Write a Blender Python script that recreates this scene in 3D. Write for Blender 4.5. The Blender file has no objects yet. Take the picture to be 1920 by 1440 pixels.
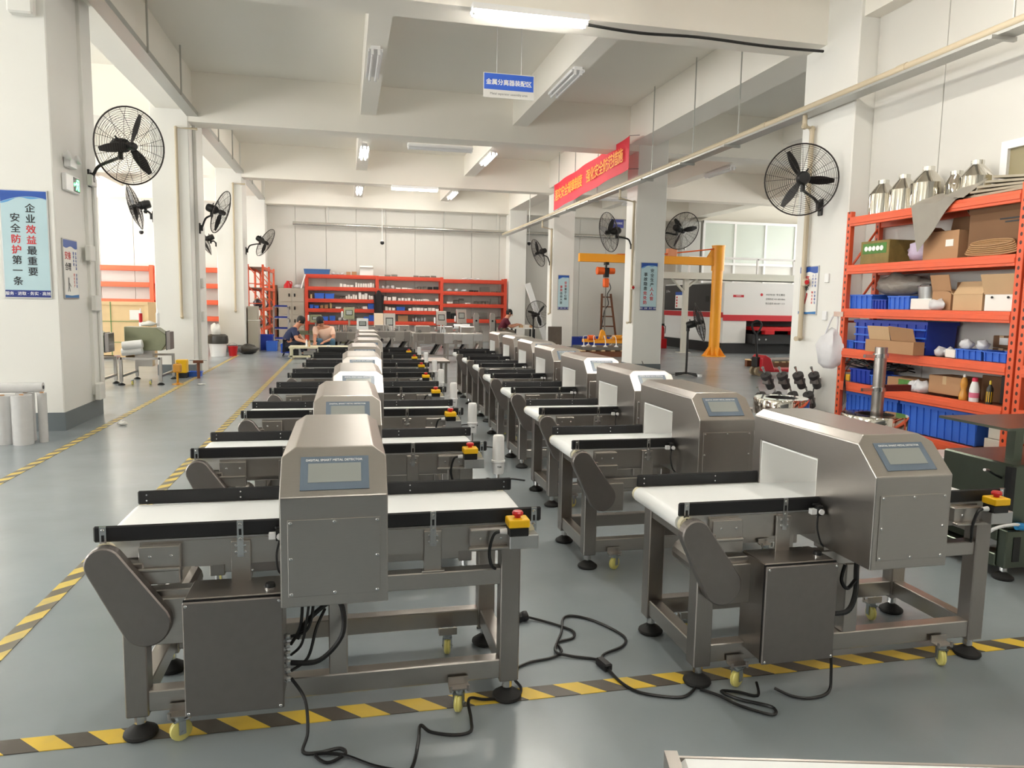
import bpy, bmesh, math, random
from mathutils import Vector, Matrix, Euler
random.seed(7)
sc = bpy.context.scene
COL = sc.collection
R = math.radians
S = 0.82            # the layout below is measured with the lens 1.6 units above the floor; S turns units into metres

# ------------------------------------------------------------------ camera
cam_d = bpy.data.cameras.new('camera'); cam = bpy.data.objects.new('camera', cam_d); COL.objects.link(cam)
cam_d.sensor_width = 36.0; cam_d.lens = 1380 / 1920 * 36.0; cam_d.clip_start = 0.05; cam_d.clip_end = 200
_p, _r, _y = R(6.3), R(1.0), R(12.8)
_f = Vector((math.sin(_y) * math.cos(_p), math.cos(_y) * math.cos(_p), -math.sin(_p)))
_r0 = Vector((math.cos(_y), -math.sin(_y), 0)); _u0 = _r0.cross(_f)
_rt = math.cos(_r) * _r0 + math.sin(_r) * _u0; _up = _rt.cross(_f)
cam.matrix_world = Matrix(((_rt.x, _up.x, -_f.x, 0), (_rt.y, _up.y, -_f.y, 0), (_rt.z, _up.z, -_f.z, 1.6 * S), (0, 0, 0, 1)))
sc.camera = cam

# ------------------------------------------------------------------ world, exposure, daylight
w = bpy.data.worlds.new('sky'); sc.world = w; w.use_nodes = True
w.node_tree.nodes['Background'].inputs[0].default_value = (0.80, 0.88, 1.0, 1)
w.node_tree.nodes['Background'].inputs[1].default_value = 1.0
sc.view_settings.view_transform = 'Standard'; sc.view_settings.look = 'None'
sc.view_settings.gamma = 1.0; sc.view_settings.use_curve_mapping = False
sc.view_settings.exposure = 0.66
def area(name, loc, sx, sy, rot, power, col=(1, 1, 1), spread=180):
    d = bpy.data.lights.new(name, 'AREA'); d.shape = 'RECTANGLE'; d.size = sx * S; d.size_y = sy * S
    d.energy = power * S * S; d.color = col; d.spread = R(spread)
    o = bpy.data.objects.new(name, d); COL.objects.link(o); o.location = Vector(loc) * S
    o.rotation_euler = rot
    return o
# daylight coming in through the window bands (the windows themselves are built in the walls below)
DAY = (1.0, 0.968, 0.915)
# window lights are tilted upwards to brighten the ceiling
for wy in (-2.0, 4.6, 12.9, 19.6, 26.2):
    area('daylight', (-11.9, wy, 3.6), 4.6, 3.0, (0, R(-112), 0), 380, DAY)
for wy in (14.0, 20.5, 26.0):
    area('daylight', (21.9, wy, 3.8), 4.0, 2.6, (0, R(112), 0), 230, DAY)  # unseen side-hall source, added to light the hall
sc.cycles.diffuse_bounces = 6

# ------------------------------------------------------------------ helpers
def lin(c):
    return tuple(((x / 255) / 12.92 if x / 255 <= 0.04045 else ((x / 255 + 0.055) / 1.055) ** 2.4) for x in c) + (1,)
MATS = {}
def mat(name, rgb, rough=0.5, metal=0.0, noise=0.0, nscale=8.0, bump=0.0, stretch=(1, 1, 1), rvar=0.0, emit=0, alpha=1.0, trans=0.0, coat=0.0, spec=0.5):
    if name in MATS: return MATS[name]
    m = bpy.data.materials.new(name); m.use_nodes = True
    nt = m.node_tree; b = nt.nodes['Principled BSDF']
    b.inputs['Base Color'].default_value = lin(rgb); b.inputs['Roughness'].default_value = rough
    b.inputs['Metallic'].default_value = metal; b.inputs['Specular IOR Level'].default_value = spec
    b.inputs['Alpha'].default_value = alpha; b.inputs['Transmission Weight'].default_value = trans; b.inputs['Coat Weight'].default_value = coat
    if emit:
        b.inputs['Emission Color'].default_value = lin(rgb); b.inputs['Emission Strength'].default_value = emit
    if noise or bump or rvar:
        tc = nt.nodes.new('ShaderNodeTexCoord'); mp = nt.nodes.new('ShaderNodeMapping'); mp.inputs['Scale'].default_value = stretch
        nz = nt.nodes.new('ShaderNodeTexNoise'); nz.inputs['Scale'].default_value = nscale; nz.inputs['Detail'].default_value = 4
        nt.links.new(tc.outputs['Object'], mp.inputs[0]); nt.links.new(mp.outputs[0], nz.inputs['Vector'])
        if noise:
            mx = nt.nodes.new('ShaderNodeMix'); mx.data_type = 'RGBA'
            c = lin(rgb)
            mx.inputs[6].default_value = tuple(max(0, x * (1 - noise)) for x in c[:3]) + (1,)
            mx.inputs[7].default_value = tuple(min(1, x * (1 + noise)) for x in c[:3]) + (1,)
            nt.links.new(nz.outputs['Fac'], mx.inputs[0]); nt.links.new(mx.outputs[2], b.inputs['Base Color'])
        if rvar:
            mr = nt.nodes.new('ShaderNodeMapRange'); mr.inputs[1].default_value = 0.3; mr.inputs[2].default_value = 0.7
            mr.inputs[3].default_value = max(0.02, rough - rvar); mr.inputs[4].default_value = rough + rvar
            nt.links.new(nz.outputs['Fac'], mr.inputs[0]); nt.links.new(mr.outputs[0], b.inputs['Roughness'])
        if bump:
            bp = nt.nodes.new('ShaderNodeBump'); bp.inputs['Strength'].default_value = bump; bp.inputs['Distance'].default_value = 0.01
            nt.links.new(nz.outputs['Fac'], bp.inputs['Height']); nt.links.new(bp.outputs[0], b.inputs['Normal'])
    MATS[name] = m
    return m

class MB:
    def __init__(s): s.v = []; s.f = []
    def add(s, vs, fs, M=None):
        o = len(s.v)
        s.v += [tuple(M @ Vector(p)) if M is not None else tuple(p) for p in vs]
        s.f += [tuple(i + o for i in f) for f in fs]
        return s
    def box(s, x0, x1, y0, y1, z0, z1, M=None):
        vs = [(x0, y0, z0), (x1, y0, z0), (x1, y1, z0), (x0, y1, z0), (x0, y0, z1), (x1, y0, z1), (x1, y1, z1), (x0, y1, z1)]
        return s.add(vs, [(3, 2, 1, 0), (4, 5, 6, 7), (0, 1, 5, 4), (1, 2, 6, 5), (2, 3, 7, 6), (3, 0, 4, 7)], M)
    def obox(s, c, size, rot=(0, 0, 0)):
        M = Matrix.Translation(c) @ Euler(rot).to_matrix().to_4x4()
        x, y, z = (q / 2 for q in size)
        return s.box(-x, x, -y, y, -z, z, M)
    def cyl(s, p0, p1, r0, r1=None, n=12, caps=True):
        p0 = Vector(p0); p1 = Vector(p1); r1 = r0 if r1 is None else r1
        d = (p1 - p0).normalized(); a = d.orthogonal().normalized(); b = d.cross(a)
        vs = []
        for i in range(n):
            t = 2 * math.pi * i / n; e = a * math.cos(t) + b * math.sin(t)
            vs.append(p0 + e * r0); vs.append(p1 + e * r1)
        fs = [(2 * i, 2 * ((i + 1) % n), 2 * ((i + 1) % n) + 1, 2 * i + 1) for i in range(n)]
        if caps: fs += [tuple(2 * i for i in reversed(range(n))), tuple(2 * i + 1 for i in range(n))]
        return s.add(vs, fs)
    def tube(s, pts, r, n=6, closed=False):
        pts = [Vector(p) for p in pts]; m = len(pts)
        a = None; vs = []
        for i, p in enumerate(pts):
            if closed: d = pts[(i + 1) % m] - pts[i - 1]
            else: d = pts[min(i + 1, m - 1)] - pts[max(i - 1, 0)]
            d.normalize()
            a = d.orthogonal().normalized() if a is None else (a - d * a.dot(d)).normalized()
            b = d.cross(a); rr = r[i] if isinstance(r, (list, tuple)) else r
            for k in range(n):
                t = 2 * math.pi * k / n; vs.append(p + (a * math.cos(t) + b * math.sin(t)) * rr)
        fs = []
        for i in range(m if closed else m - 1):
            j = (i + 1) % m
            for k in range(n): fs.append((i * n + k, i * n + (k + 1) % n, j * n + (k + 1) % n, j * n + k))
        if not closed: fs += [tuple(reversed(range(n))), tuple((m - 1) * n + k for k in range(n))]
        return s.add(vs, fs)
    def lathe(s, prof, n=20, M=None, c=(0, 0, 0)):
        vs = []; fs = []
        for r, z in prof:
            for k in range(n):
                t = 2 * math.pi * k / n; vs.append((c[0] + r * math.cos(t), c[1] + r * math.sin(t), c[2] + z))
        for i in range(len(prof) - 1):
            for k in range(n): fs.append((i * n + k, i * n + (k + 1) % n, (i + 1) * n + (k + 1) % n, (i + 1) * n + k))
        if prof[0][0] > 1e-5: fs.append(tuple(reversed(range(n))))
        if prof[-1][0] > 1e-5: fs.append(tuple((len(prof) - 1) * n + k for k in range(n)))
        return s.add(vs, fs, M)
    def prism(s, poly, d0, d1, plane='xz'):
        n = len(poly)
        g = {'xz': lambda p, d: (p[0], d, p[1]), 'xy': lambda p, d: (p[0], p[1], d), 'yz': lambda p, d: (d, p[0], p[1])}[plane]
        vs = [g(p, d0) for p in poly] + [g(p, d1) for p in poly]
        fs = [tuple(range(n)), tuple(reversed(range(n, 2 * n)))] + [(i, i + n, (i + 1) % n + n, (i + 1) % n) for i in range(n)]
        return s.add(vs, fs)
    def sph(s, c, r, n=10, sc_=(1, 1, 1), M=None):
        prof = []
        for i in range(n // 2 + 1):
            t = math.pi * i / (n // 2); prof.append((max(1e-6, math.sin(t)), -math.cos(t)))
        T = (M or Matrix.Identity(4)) @ Matrix.Translation(c) @ Matrix.Diagonal((r * sc_[0], r * sc_[1], r * sc_[2], 1))
        return s.lathe(prof, n, T)
    def mesh(s, name, smooth=None, bevel=0.0, segs=1, angle=35):
        if smooth is None: smooth = not bevel
        me = bpy.data.meshes.new(name); me.from_pydata([tuple(p) for p in s.v], [], s.f)
        bm = bmesh.new(); bm.from_mesh(me)
        bmesh.ops.remove_doubles(bm, verts=bm.verts, dist=1e-5)
        bmesh.ops.recalc_face_normals(bm, faces=bm.faces)
        if bevel:
            es = [e for e in bm.edges if len(e.link_faces) == 2 and e.calc_face_angle(0) > 0.5]
            bmesh.ops.bevel(bm, geom=es, offset=bevel, segments=segs, affect='EDGES', profile=0.5, clamp_overlap=True)
        bm.to_mesh(me); bm.free()
        if smooth:
            for p in me.polygons: p.use_smooth = True
            me.set_sharp_from_angle(angle=R(angle))
        return me
    def build(s, name, m, parent=None, **k):
        me = s.mesh(name, **k); me.materials.append(m)
        return link(name, me, parent)
def link(name, me, parent=None, loc=None, rot=None):
    o = bpy.data.objects.new(name, me); COL.objects.link(o)
    if parent is not None: o.parent = parent
    if loc is not None: o.location = loc
    if rot is not None: o.rotation_euler = rot
    return o
def tag(o, label, cat, group=None, kind=None):
    o['label'] = label; o['category'] = cat
    if group: o['group'] = group
    if kind: o['kind'] = kind
    return o
def struct(o, label=None):
    o['kind'] = 'structure'
    if label: o['label'] = label
    return o
def thing(name, label, cat, loc=(0, 0, 0), rz=0.0, group=None):
    o = bpy.data.objects.new(name, None); COL.objects.link(o); o.empty_display_size = 0.1
    o.location = loc; o.rotation_euler = (0, 0, rz)
    return tag(o, label, cat, group)
def copy_tree(o, parent=None, skip=()):
    c = o.copy(); COL.objects.link(c); c.parent = parent
    for ch in o.children:
        if ch.name.split('.')[0] in skip: continue
        copy_tree(ch, c, skip)
    return c
def dup(o, label, loc, rz=None, group=None, skip=()):
    c = copy_tree(o, None, skip); c.location = loc
    if rz is not None: c.rotation_euler = (0, 0, rz)
    c['label'] = label
    if group: c['group'] = group
    return c
_tx = {}
def text(name, body, size, m, parent, loc, rot=(R(90), 0, 0), bold=0.0, align='CENTER', line=1.0, sx=1.0, ext=0.0004):
    key = (body, size, bold, align, line, m.name)
    me = _tx.get(key)
    if me is None:
        cu = bpy.data.curves.new(name, 'FONT'); cu.body = body; cu.size = size; cu.align_x = align; cu.align_y = 'CENTER'
        cu.space_line = line; cu.extrude = ext; cu.resolution_u = 2
        o = bpy.data.objects.new(name, cu); COL.objects.link(o)
        dg = bpy.context.evaluated_depsgraph_get()
        me = bpy.data.meshes.new_from_object(o.evaluated_get(dg)); me.name = name
        bpy.data.objects.remove(o); bpy.data.curves.remove(cu)
        if bold:
            bm = bmesh.new(); bm.from_mesh(me); src = bmesh.new(); src.from_mesh(me)
            for k, (dx, dy) in enumerate(((bold, 0), (-bold, 0), (0, bold * .6), (0, -bold * .6))):
                tmp = me.copy(); tmp.transform(Matrix.Translation((dx * size, dy * size, -.00003 * (k + 1)))); bm.from_mesh(tmp); bpy.data.meshes.remove(tmp)
            bm.to_mesh(me); bm.free(); src.free()
        me.materials.clear(); me.materials.append(m); _tx[key] = me
    o = link(name, me, parent, loc, rot); o.scale = (sx, 1, 1)
    return o
def arc(cx, cy, r, a0, a1, n):
    return [(cx + r * math.cos(R(a0 + (a1 - a0) * i / n)), cy + r * math.sin(R(a0 + (a1 - a0) * i / n))) for i in range(n + 1)]
def smooth_path(pts, n=6):
    P = [Vector(p) for p in pts]; out = []
    for i in range(len(P) - 1):
        a = P[max(i - 1, 0)]; b = P[i]; c = P[i + 1]; d = P[min(i + 2, len(P) - 1)]
        for k in range(n):
            t = k / n
            out.append(0.5 * ((2 * b) + (c - a) * t + (2 * a - 5 * b + 4 * c - d) * t * t + (3 * b - a - 3 * c + d) * t ** 3))
    out.append(P[-1]); return out
ORD = ['first', 'second', 'third', 'fourth', 'fifth', 'sixth', 'seventh', 'eighth', 'ninth', 'tenth', 'eleventh', 'twelfth', 'thirteenth', 'fourteenth', 'fifteenth', 'sixteenth', 'seventeenth', 'eighteenth', 'nineteenth', 'twentieth']

# ------------------------------------------------------------------ materials
WALL = mat('wall_paint', (232, 231, 226), 0.55, noise=0.02, nscale=1.5)
PANEL = mat('wall_panel_white', (214, 212, 206), 0.38, noise=0.015, nscale=1.2)
CEIL = mat('ceiling_paint', (243, 239, 230), 0.8, noise=0.02, nscale=0.8)
STEEL = mat('brushed_stainless', (184, 179, 174), 0.30, 1.0, noise=0.045, nscale=26, stretch=(1, 1, 12), rvar=0.018)
STEELV = mat('brushed_stainless_upright', (162, 156, 151), 0.32, 1.0, noise=0.045, nscale=26, stretch=(12, 12, 1), rvar=0.018)
STEELD = mat('satin_stainless_cover', (142, 136, 133), 0.42, 1.0, noise=0.06, nscale=30)
CHROME = mat('bright_steel', (205, 205, 205), 0.16, 1.0)
MIRROR = mat('polished_stainless', (215, 210, 200), 0.06, 1.0)
ALU = mat('plain_aluminium', (196, 196, 196), 0.38, 1.0, noise=0.05)
BLACK = mat('black_plastic', (16, 16, 18), 0.42)
RAILM = mat('black_guard_plastic', (20, 20, 23), 0.48, noise=0.2, nscale=3)
RUBBER = mat('black_rubber', (22, 22, 22), 0.7)
BELT = mat('white_belt', (238, 240, 240), 0.42)
LINING = mat('white_tunnel_lining', (240, 240, 238), 0.4)
BEZEL = mat('blue_grey_overlay', (108, 122, 138), 0.3)
LCD = mat('grey_display', (158, 162, 158), 0.15)
YEL = mat('yellow_plastic', (250, 196, 20), 0.35)
RED = mat('red_plastic', (196, 22, 30), 0.3)
CASTER = mat('cream_polyurethane', (228, 218, 130), 0.35)
ZINC = mat('zinc_plate', (170, 176, 178), 0.3, 1.0)
WHITEP = mat('white_plastic', (240, 240, 240), 0.35)
BEAR = mat('beige_bearing', (212, 204, 176), 0.5)
ORANGE = mat('orange_rack_enamel', (226, 96, 58), 0.42, noise=0.12, nscale=6, rvar=0.08)
REDRACK = mat('red_orange_rack_enamel', (206, 70, 46), 0.42, noise=0.10, nscale=6)
BLUEP = mat('blue_crate_plastic', (58, 110, 214), 0.42)
BLUED = mat('deep_blue_plastic', (34, 62, 168), 0.42)
CARD = mat('cardboard', (176, 136, 100), 0.85, noise=0.06, nscale=5)
CARD2 = mat('pale_cardboard', (200, 168, 130), 0.85, noise=0.05, nscale=5)
CARDD = mat('dark_cardboard', (120, 88, 62), 0.85, noise=0.08, nscale=5)
PAPER = mat('white_paper', (238, 237, 232), 0.7)
WOOD = mat('pale_plywood', (226, 196, 150), 0.7, noise=0.12, nscale=3, stretch=(1, 6, 1))
WOODD = mat('brown_wood', (112, 66, 40), 0.65, noise=0.2, nscale=4, stretch=(1, 1, 6))
GREY = mat('grey_cabinet_enamel', (178, 172, 158), 0.45)
PIPEM = mat('beige_pipe', (196, 182, 156), 0.45)
TRAY = mat('galvanised_tray', (190, 190, 186), 0.4, 0.7)
FANB = mat('black_fan_enamel', (18, 18, 18), 0.4)
WIRE = mat('dark_fan_wire', (46, 40, 38), 0.45, 0.3)
BLUEG = mat('poster_blue', (38, 84, 170), 0.35)
NAVY = mat('poster_navy', (36, 52, 130), 0.35)
CYANP = mat('poster_pale_blue', (186, 213, 221), 0.35, noise=0.12, nscale=1.2)
INK = mat('black_ink', (34, 38, 42), 0.5)
INKR = mat('red_ink', (206, 44, 50), 0.5)
WHITEI = mat('white_ink', (246, 246, 246), 0.5)
CRANE = mat('yellow_orange_enamel', (246, 166, 36), 0.38)
HOIST = mat('orange_enamel', (232, 98, 26), 0.4)
SKIN = mat('skin', (196, 138, 110), 0.55)
HAIR = mat('black_hair', (20, 18, 18), 0.6)
BAG = mat('translucent_white_film', (236, 236, 240), 0.3, alpha=0.75, bump=0.6, nscale=18)
FILM = mat('clear_film_wrap', (222, 222, 222), 0.2, alpha=0.8, bump=0.5, nscale=12, noise=0.08)
GREYFILM = mat('grey_plastic_film', (140, 132, 124), 0.3, bump=0.7, nscale=14, noise=0.15)
GLASS = mat('window_glass', (230, 240, 245), 0.05, trans=0.9)
def emis(name, rgb, st):
    m = mat(name, rgb, 0.4, emit=st); return m
TUBE = emis('lit_tube', (255, 250, 240), 110.0)
GREENL = emis('exit_green', (70, 255, 120), 9.0)
SCREENL = emis('lit_screen', (205, 214, 220), 0.5)
def stripes(name, ca, cb, freq, d=(1, 1), wear=0.25):
    m = bpy.data.materials.new(name); m.use_nodes = True; nt = m.node_tree; b = nt.nodes['Principled BSDF']
    tc = nt.nodes.new('ShaderNodeTexCoord'); dt = nt.nodes.new('ShaderNodeVectorMath'); dt.operation = 'DOT_PRODUCT'
    dt.inputs[1].default_value = (d[0] * freq, d[1] * freq, 0)
    fr = nt.nodes.new('ShaderNodeMath'); fr.operation = 'FRACT'; gt = nt.nodes.new('ShaderNodeMath'); gt.operation = 'GREATER_THAN'; gt.inputs[1].default_value = 0.5
    mx = nt.nodes.new('ShaderNodeMix'); mx.data_type = 'RGBA'; mx.inputs[6].default_value = lin(ca); mx.inputs[7].default_value = lin(cb)
    nz = nt.nodes.new('ShaderNodeTexNoise'); nz.inputs['Scale'].default_value = 5; nz.inputs['Detail'].default_value = 6
    mx2 = nt.nodes.new('ShaderNodeMix'); mx2.data_type = 'RGBA'; mx2.inputs[7].default_value = lin((130, 132, 126))
    mr = nt.nodes.new('ShaderNodeMapRange'); mr.inputs[1].default_value = 0.45; mr.inputs[2].default_value = 0.75; mr.inputs[4].default_value = wear
    L = nt.links.new
    L(tc.outputs['Object'], dt.inputs[0]); L(dt.outputs['Value'], fr.inputs[0]); L(fr.outputs[0], gt.inputs[0]); L(gt.outputs[0], mx.inputs[0])
    L(tc.outputs['Object'], nz.inputs['Vector']); L(nz.outputs['Fac'], mr.inputs[0]); L(mr.outputs[0], mx2.inputs[0]); L(mx.outputs[2], mx2.inputs[6])
    L(mx2.outputs[2], b.inputs['Base Color']); b.inputs['Roughness'].default_value = 0.45
    return m
TAPE = stripes('hazard_tape', (226, 190, 60), (74, 66, 56), 4.5, (1, 1))
TAPEL = stripes('worn_hazard_tape', (224, 196, 92), (110, 102, 84), 4.5, (1, 1), 0.6)
def perforated(name, rgb):
    m = mat(name, rgb, 0.42); nt = m.node_tree; b = nt.nodes['Principled BSDF']
    tc = nt.nodes.new('ShaderNodeTexCoord'); mp = nt.nodes.new('ShaderNodeMapping'); mp.inputs['Scale'].default_value = (18, 18, 13)
    vo = nt.nodes.new('ShaderNodeTexVoronoi'); vo.inputs['Randomness'].default_value = 0.0; vo.inputs['Scale'].default_value = 1.0
    lt = nt.nodes.new('ShaderNodeMath'); lt.operation = 'LESS_THAN'; lt.inputs[1].default_value = 0.26
    mx = nt.nodes.new('ShaderNodeMix'); mx.data_type = 'RGBA'; mx.inputs[6].default_value = lin(rgb); mx.inputs[7].default_value = lin((70, 30, 20))
    L = nt.links.new; L(tc.outputs['Object'], mp.inputs[0]); L(mp.outputs[0], vo.inputs['Vector']); L(vo.outputs['Distance'], lt.inputs[0]); L(lt.outputs[0], mx.inputs[0]); L(mx.outputs[2], b.inputs['Base Color'])
    return m
UPRIGHT = perforated('perforated_orange_upright', (222, 92, 54))
def floor_mat():
    m = bpy.data.materials.new('epoxy_floor'); m.use_nodes = True; nt = m.node_tree; b = nt.nodes['Principled BSDF']; L = nt.links.new
    tc = nt.nodes.new('ShaderNodeTexCoord')
    n1 = nt.nodes.new('ShaderNodeTexNoise'); n1.inputs['Scale'].default_value = 0.55; n1.inputs['Detail'].default_value = 5
    n2 = nt.nodes.new('ShaderNodeTexNoise'); n2.inputs['Scale'].default_value = 14; n2.inputs['Detail'].default_value = 6
    mp = nt.nodes.new('ShaderNodeMapping'); mp.inputs['Scale'].default_value = (1, 1.2, 1)
    n3 = nt.nodes.new('ShaderNodeTexNoise'); n3.inputs['Scale'].default_value = 2.2; n3.inputs['Detail'].default_value = 8
    for n in (n1, n2): L(tc.outputs['Object'], n.inputs['Vector'])
    L(tc.outputs['Object'], mp.inputs[0]); L(mp.outputs[0], n3.inputs['Vector'])
    cr = nt.nodes.new('ShaderNodeValToRGB'); cr.color_ramp.elements[0].position = 0.35; cr.color_ramp.elements[1].position = 0.68
    cr.color_ramp.elements[0].color = lin((138, 147, 152)); cr.color_ramp.elements[1].color = lin((154, 162, 166))
    L(n1.outputs['Fac'], cr.inputs[0])
    mx = nt.nodes.new('ShaderNodeMix'); mx.data_type = 'RGBA'; mx.blend_type = 'MULTIPLY'; mx.inputs[0].default_value = 0.14
    L(cr.outputs[0], mx.inputs[6]); L(n3.outputs['Fac'], mx.inputs[7])
    vo = nt.nodes.new('ShaderNodeTexVoronoi'); vo.inputs['Scale'].default_value = 2.6
    L(tc.outputs['Object'], vo.inputs['Vector'])
    lt = nt.nodes.new('ShaderNodeMath'); lt.operation = 'LESS_THAN'; lt.inputs[1].default_value = 0.012; L(vo.outputs['Distance'], lt.inputs[0])
    mx2 = nt.nodes.new('ShaderNodeMix'); mx2.data_type = 'RGBA'; mx2.inputs[7].default_value = lin((188, 190, 188))
    L(lt.outputs[0], mx2.inputs[0]); L(mx.outputs[2], mx2.inputs[6]); L(mx2.outputs[2], b.inputs['Base Color'])
    mr = nt.nodes.new('ShaderNodeMapRange'); mr.inputs[1].default_value = 0.3; mr.inputs[2].default_value = 0.7; mr.inputs[3].default_value = 0.22; mr.inputs[4].default_value = 0.27
    L(n3.outputs['Fac'], mr.inputs[0]); L(mr.outputs[0], b.inputs['Roughness'])
    bp = nt.nodes.new('ShaderNodeBump'); bp.inputs['Strength'].default_value = 0.06; bp.inputs['Distance'].default_value = 0.01
    L(n2.outputs['Fac'], bp.inputs['Height']); L(bp.outputs[0], b.inputs['Normal'])
    return m
FLOOR = floor_mat()
# ================================================================== THE SETTING
X0, X1, Y0, Y1, H = -12.0, 22.0, -8.0, 29.5, 6.05
struct(MB().box(X0 - .3, X1 + .3, Y0 - .3, Y1 + .3, -0.15, 0).build('floor', FLOOR, smooth=False))
ceiling = struct(MB().box(X0 - .3, X1 + .3, Y0 - .3, Y1 + .3, H, H + 0.2).build('ceiling', CEIL, smooth=False))
def cbeam(x0, x1, y0, y1, z0):
    return struct(MB().box(x0, x1, y0, y1, z0, H - 0.001).build('ceiling_beam', CEIL, smooth=False))
for y0, y1 in ((-4.3, -3.7), (2.6, 3.2), (9.07, 9.6), (16.21, 16.75), (23.01, 23.5), (28.95, 29.5)):
    cbeam(X0, X1, y0, y1, 5.08)
for x0, x1, z0 in ((-3.62, -2.95, 5.3), (6.33, 6.95, 5.22), (0.34, 0.66, 5.45), (3.6, 3.93, 5.45), (-8.0, -7.65, 5.45), (10.2, 10.55, 5.45), (14.0, 14.6, 5.22)):
    cbeam(x0, x1, Y0, Y1, z0)
# wall panels (each sandwich panel its own piece, with a recessed joint)
def panel_wall(name, length, height, vertical_axis, loc, rz, pw=1.13, m=PANEL, cut=None):
    w = struct(MB().box(0, length, 0.04, 0.16, 0, height).build(name, m, smooth=False)); w.location = loc; w.rotation_euler = (0, 0, rz)
    n = int(math.ceil(length / pw)); me = MB().box(0.006, pw - 0.006, 0, 0.045, 0, height).mesh('wall_panel', bevel=0.006); me.materials.append(m)
    for i in range(n):
        if (i + 1) * pw > length + 0.01:
            MB().box(i * pw + .006, length, 0, 0.045, 0, height).build('wall_panel', m, w)
        else: link('wall_panel', me, w, (i * pw, 0, 0))
    return w
panel_wall('wall_back', X1 - X0, H, 'z', (X0, Y1, 0), 0)
wr = panel_wall('wall_right', 8.42 - Y0, H, 'z', (6.55, 8.42, 0), R(-90))
# left, front and far right outer walls with window bands
def window_wall(name, axis, pos, a0, a1, wins, z0, z1, m=WALL, n0=1):
    mb = MB(); t = 0.2; s = -1 if pos < 0 else 1
    def bx(p, q, zz0, zz1):
        if axis == 'x': mb.box(min(pos, pos + s * t), max(pos, pos + s * t), p, q, zz0, zz1)
        else: mb.box(p, q, min(pos, pos + s * t), max(pos, pos + s * t), zz0, zz1)
    bx(a0, a1, 0, z0); bx(a0, a1, z1, H)
    e = [a0] + [v for ww in wins for v in ww] + [a1]
    for i in range(0, len(e), 2): bx(e[i], e[i + 1], z0, z1)
    struct(mb.build(name, m, smooth=False))
    for i, (p, q) in enumerate(wins):
        f = MB(); d = 0.06
        def fb(p_, q_, z_, zz_, f=f):
            if axis == 'x': f.box(pos + s * .05, pos + s * (.05 + d), p_, q_, z_, zz_)
            else: f.box(p_, q_, pos + s * .05, pos + s * (.05 + d), z_, zz_)
        fb(p, q, z0, z0 + .06); fb(p, q, z1 - .06, z1)
        k = 4
        for j in range(k + 1):
            c = p + (q - p) * j / k; fb(max(p, c - .03), min(q, c + .03), z0, z1)
        wo = struct(f.build('window_%d' % (n0 + i), WHITEP, smooth=False))
        for j in range(k):
            c0 = p + (q - p) * j / k + .03; c1 = p + (q - p) * (j + 1) / k - .03; g = MB()
            if axis == 'x': g.box(pos + s * .07, pos + s * .08, c0, c1, z0 + .06, z1 - .06)
            else: g.box(c0, c1, pos + s * .07, pos + s * .08, z0 + .06, z1 - .06)
            g.build('pane', GLASS, wo, smooth=False)
window_wall('wall_left', 'x', X0, Y0, Y1, [(y - 2.3, y + 2.3) for y in (-2.0, 4.6, 12.9, 19.6, 26.2)], 2.1, 5.1)
struct(MB().box(X0, -6.2, Y0 - .2, Y0, 0, H).box(4.2, 6.55, Y0 - .2, Y0, 0, H).box(-6.2, 4.2, Y0 - .2, Y0, 4.4, H).build('wall_front', WALL, smooth=False))
sh2 = struct(MB().box(-6.2, 4.2, Y0 - .12, Y0 - .08, 0, 4.4).build('added_shutter', mat('added_grey_shutter', (112, 116, 120), .45, .5), smooth=False))  # unseen shutter, added so the steel fronts reflect something darker
_sl = MB().prism([(Y0 - .08, 0), (Y0 - .05, .03), (Y0 - .05, .09), (Y0 - .08, .12)], -6.2, 4.2, 'yz').mesh('added_slat'); _sl.materials.append(MATS['added_grey_shutter'])
for i in range(36): link('added_slat', _sl, sh2, (0, 0, .01 + .121 * i))
window_wall('wall_far_right', 'x', X1, 8.8, Y1, [(y - 2.0, y + 2.0) for y in (14.0, 20.5, 26.0)], 2.5, 5.1, n0=6)  # far right windows are added out of view for the side-hall light
struct(MB().box(6.9, X1, 8.6, 8.8, 0, H).build('wall_hall_front', WALL, smooth=False))
# little window high on the right wall above the racking
wn = struct(MB().box(6.49, 6.55, 4.6, 4.68, 2.7, 3.3).box(6.49, 6.55, 6.32, 6.4, 2.7, 3.3).box(6.49, 6.55, 4.68, 6.32, 3.22, 3.3).box(6.49, 6.55, 4.68, 6.32, 2.7, 2.77).box(6.49, 6.55, 5.47, 5.53, 2.77, 3.22).build('window_9', WHITEP))
for a, b in ((4.68, 5.47), (5.53, 6.32)): MB().box(6.525, 6.535, a, b, 2.77, 3.22).build('pane', mat('window_dusk', (150, 140, 110), 0.2), wn)
# columns with grey skirting
SKIRT = mat('grey_skirting', (104, 112, 116), 0.5)
def column(x0, x1, y0, y1, label):
    c = struct(MB().box(x0, x1, y0, y1, 0, 6.04).build('column', WALL, bevel=0.012), label)
    MB().box(x0 - .006, x1 + .006, y0 - .006, y1 + .006, 0, 0.22).build('skirting', SKIRT, c, smooth=False)
    return c
column(-3.98, -3.24, 9.55, 10.94, 'white column carrying the tall blue safety poster and exit sign')
column(-3.74, -3.03, 16.2, 17.35, 'white column beside the wrapped machines and beige drop pipe')
column(-3.62, -2.9, 23.0, 24.0, 'white column behind the bin with black liner')
column(-3.5, -2.85, 28.8, 29.5, 'white wall column beside the grey cabinets')
column(6.28, 7.05, 8.42, 9.52, 'white column at the end of the orange racking')
column(6.55, 7.28, 16.2, 16.85, 'white column carrying the accident prevention poster')
column(6.5, 7.2, 23.0, 23.65, 'white column behind the red banner end')
column(6.35, 7.05, 28.85, 29.5, 'white wall column at the end of the red racking')
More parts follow.
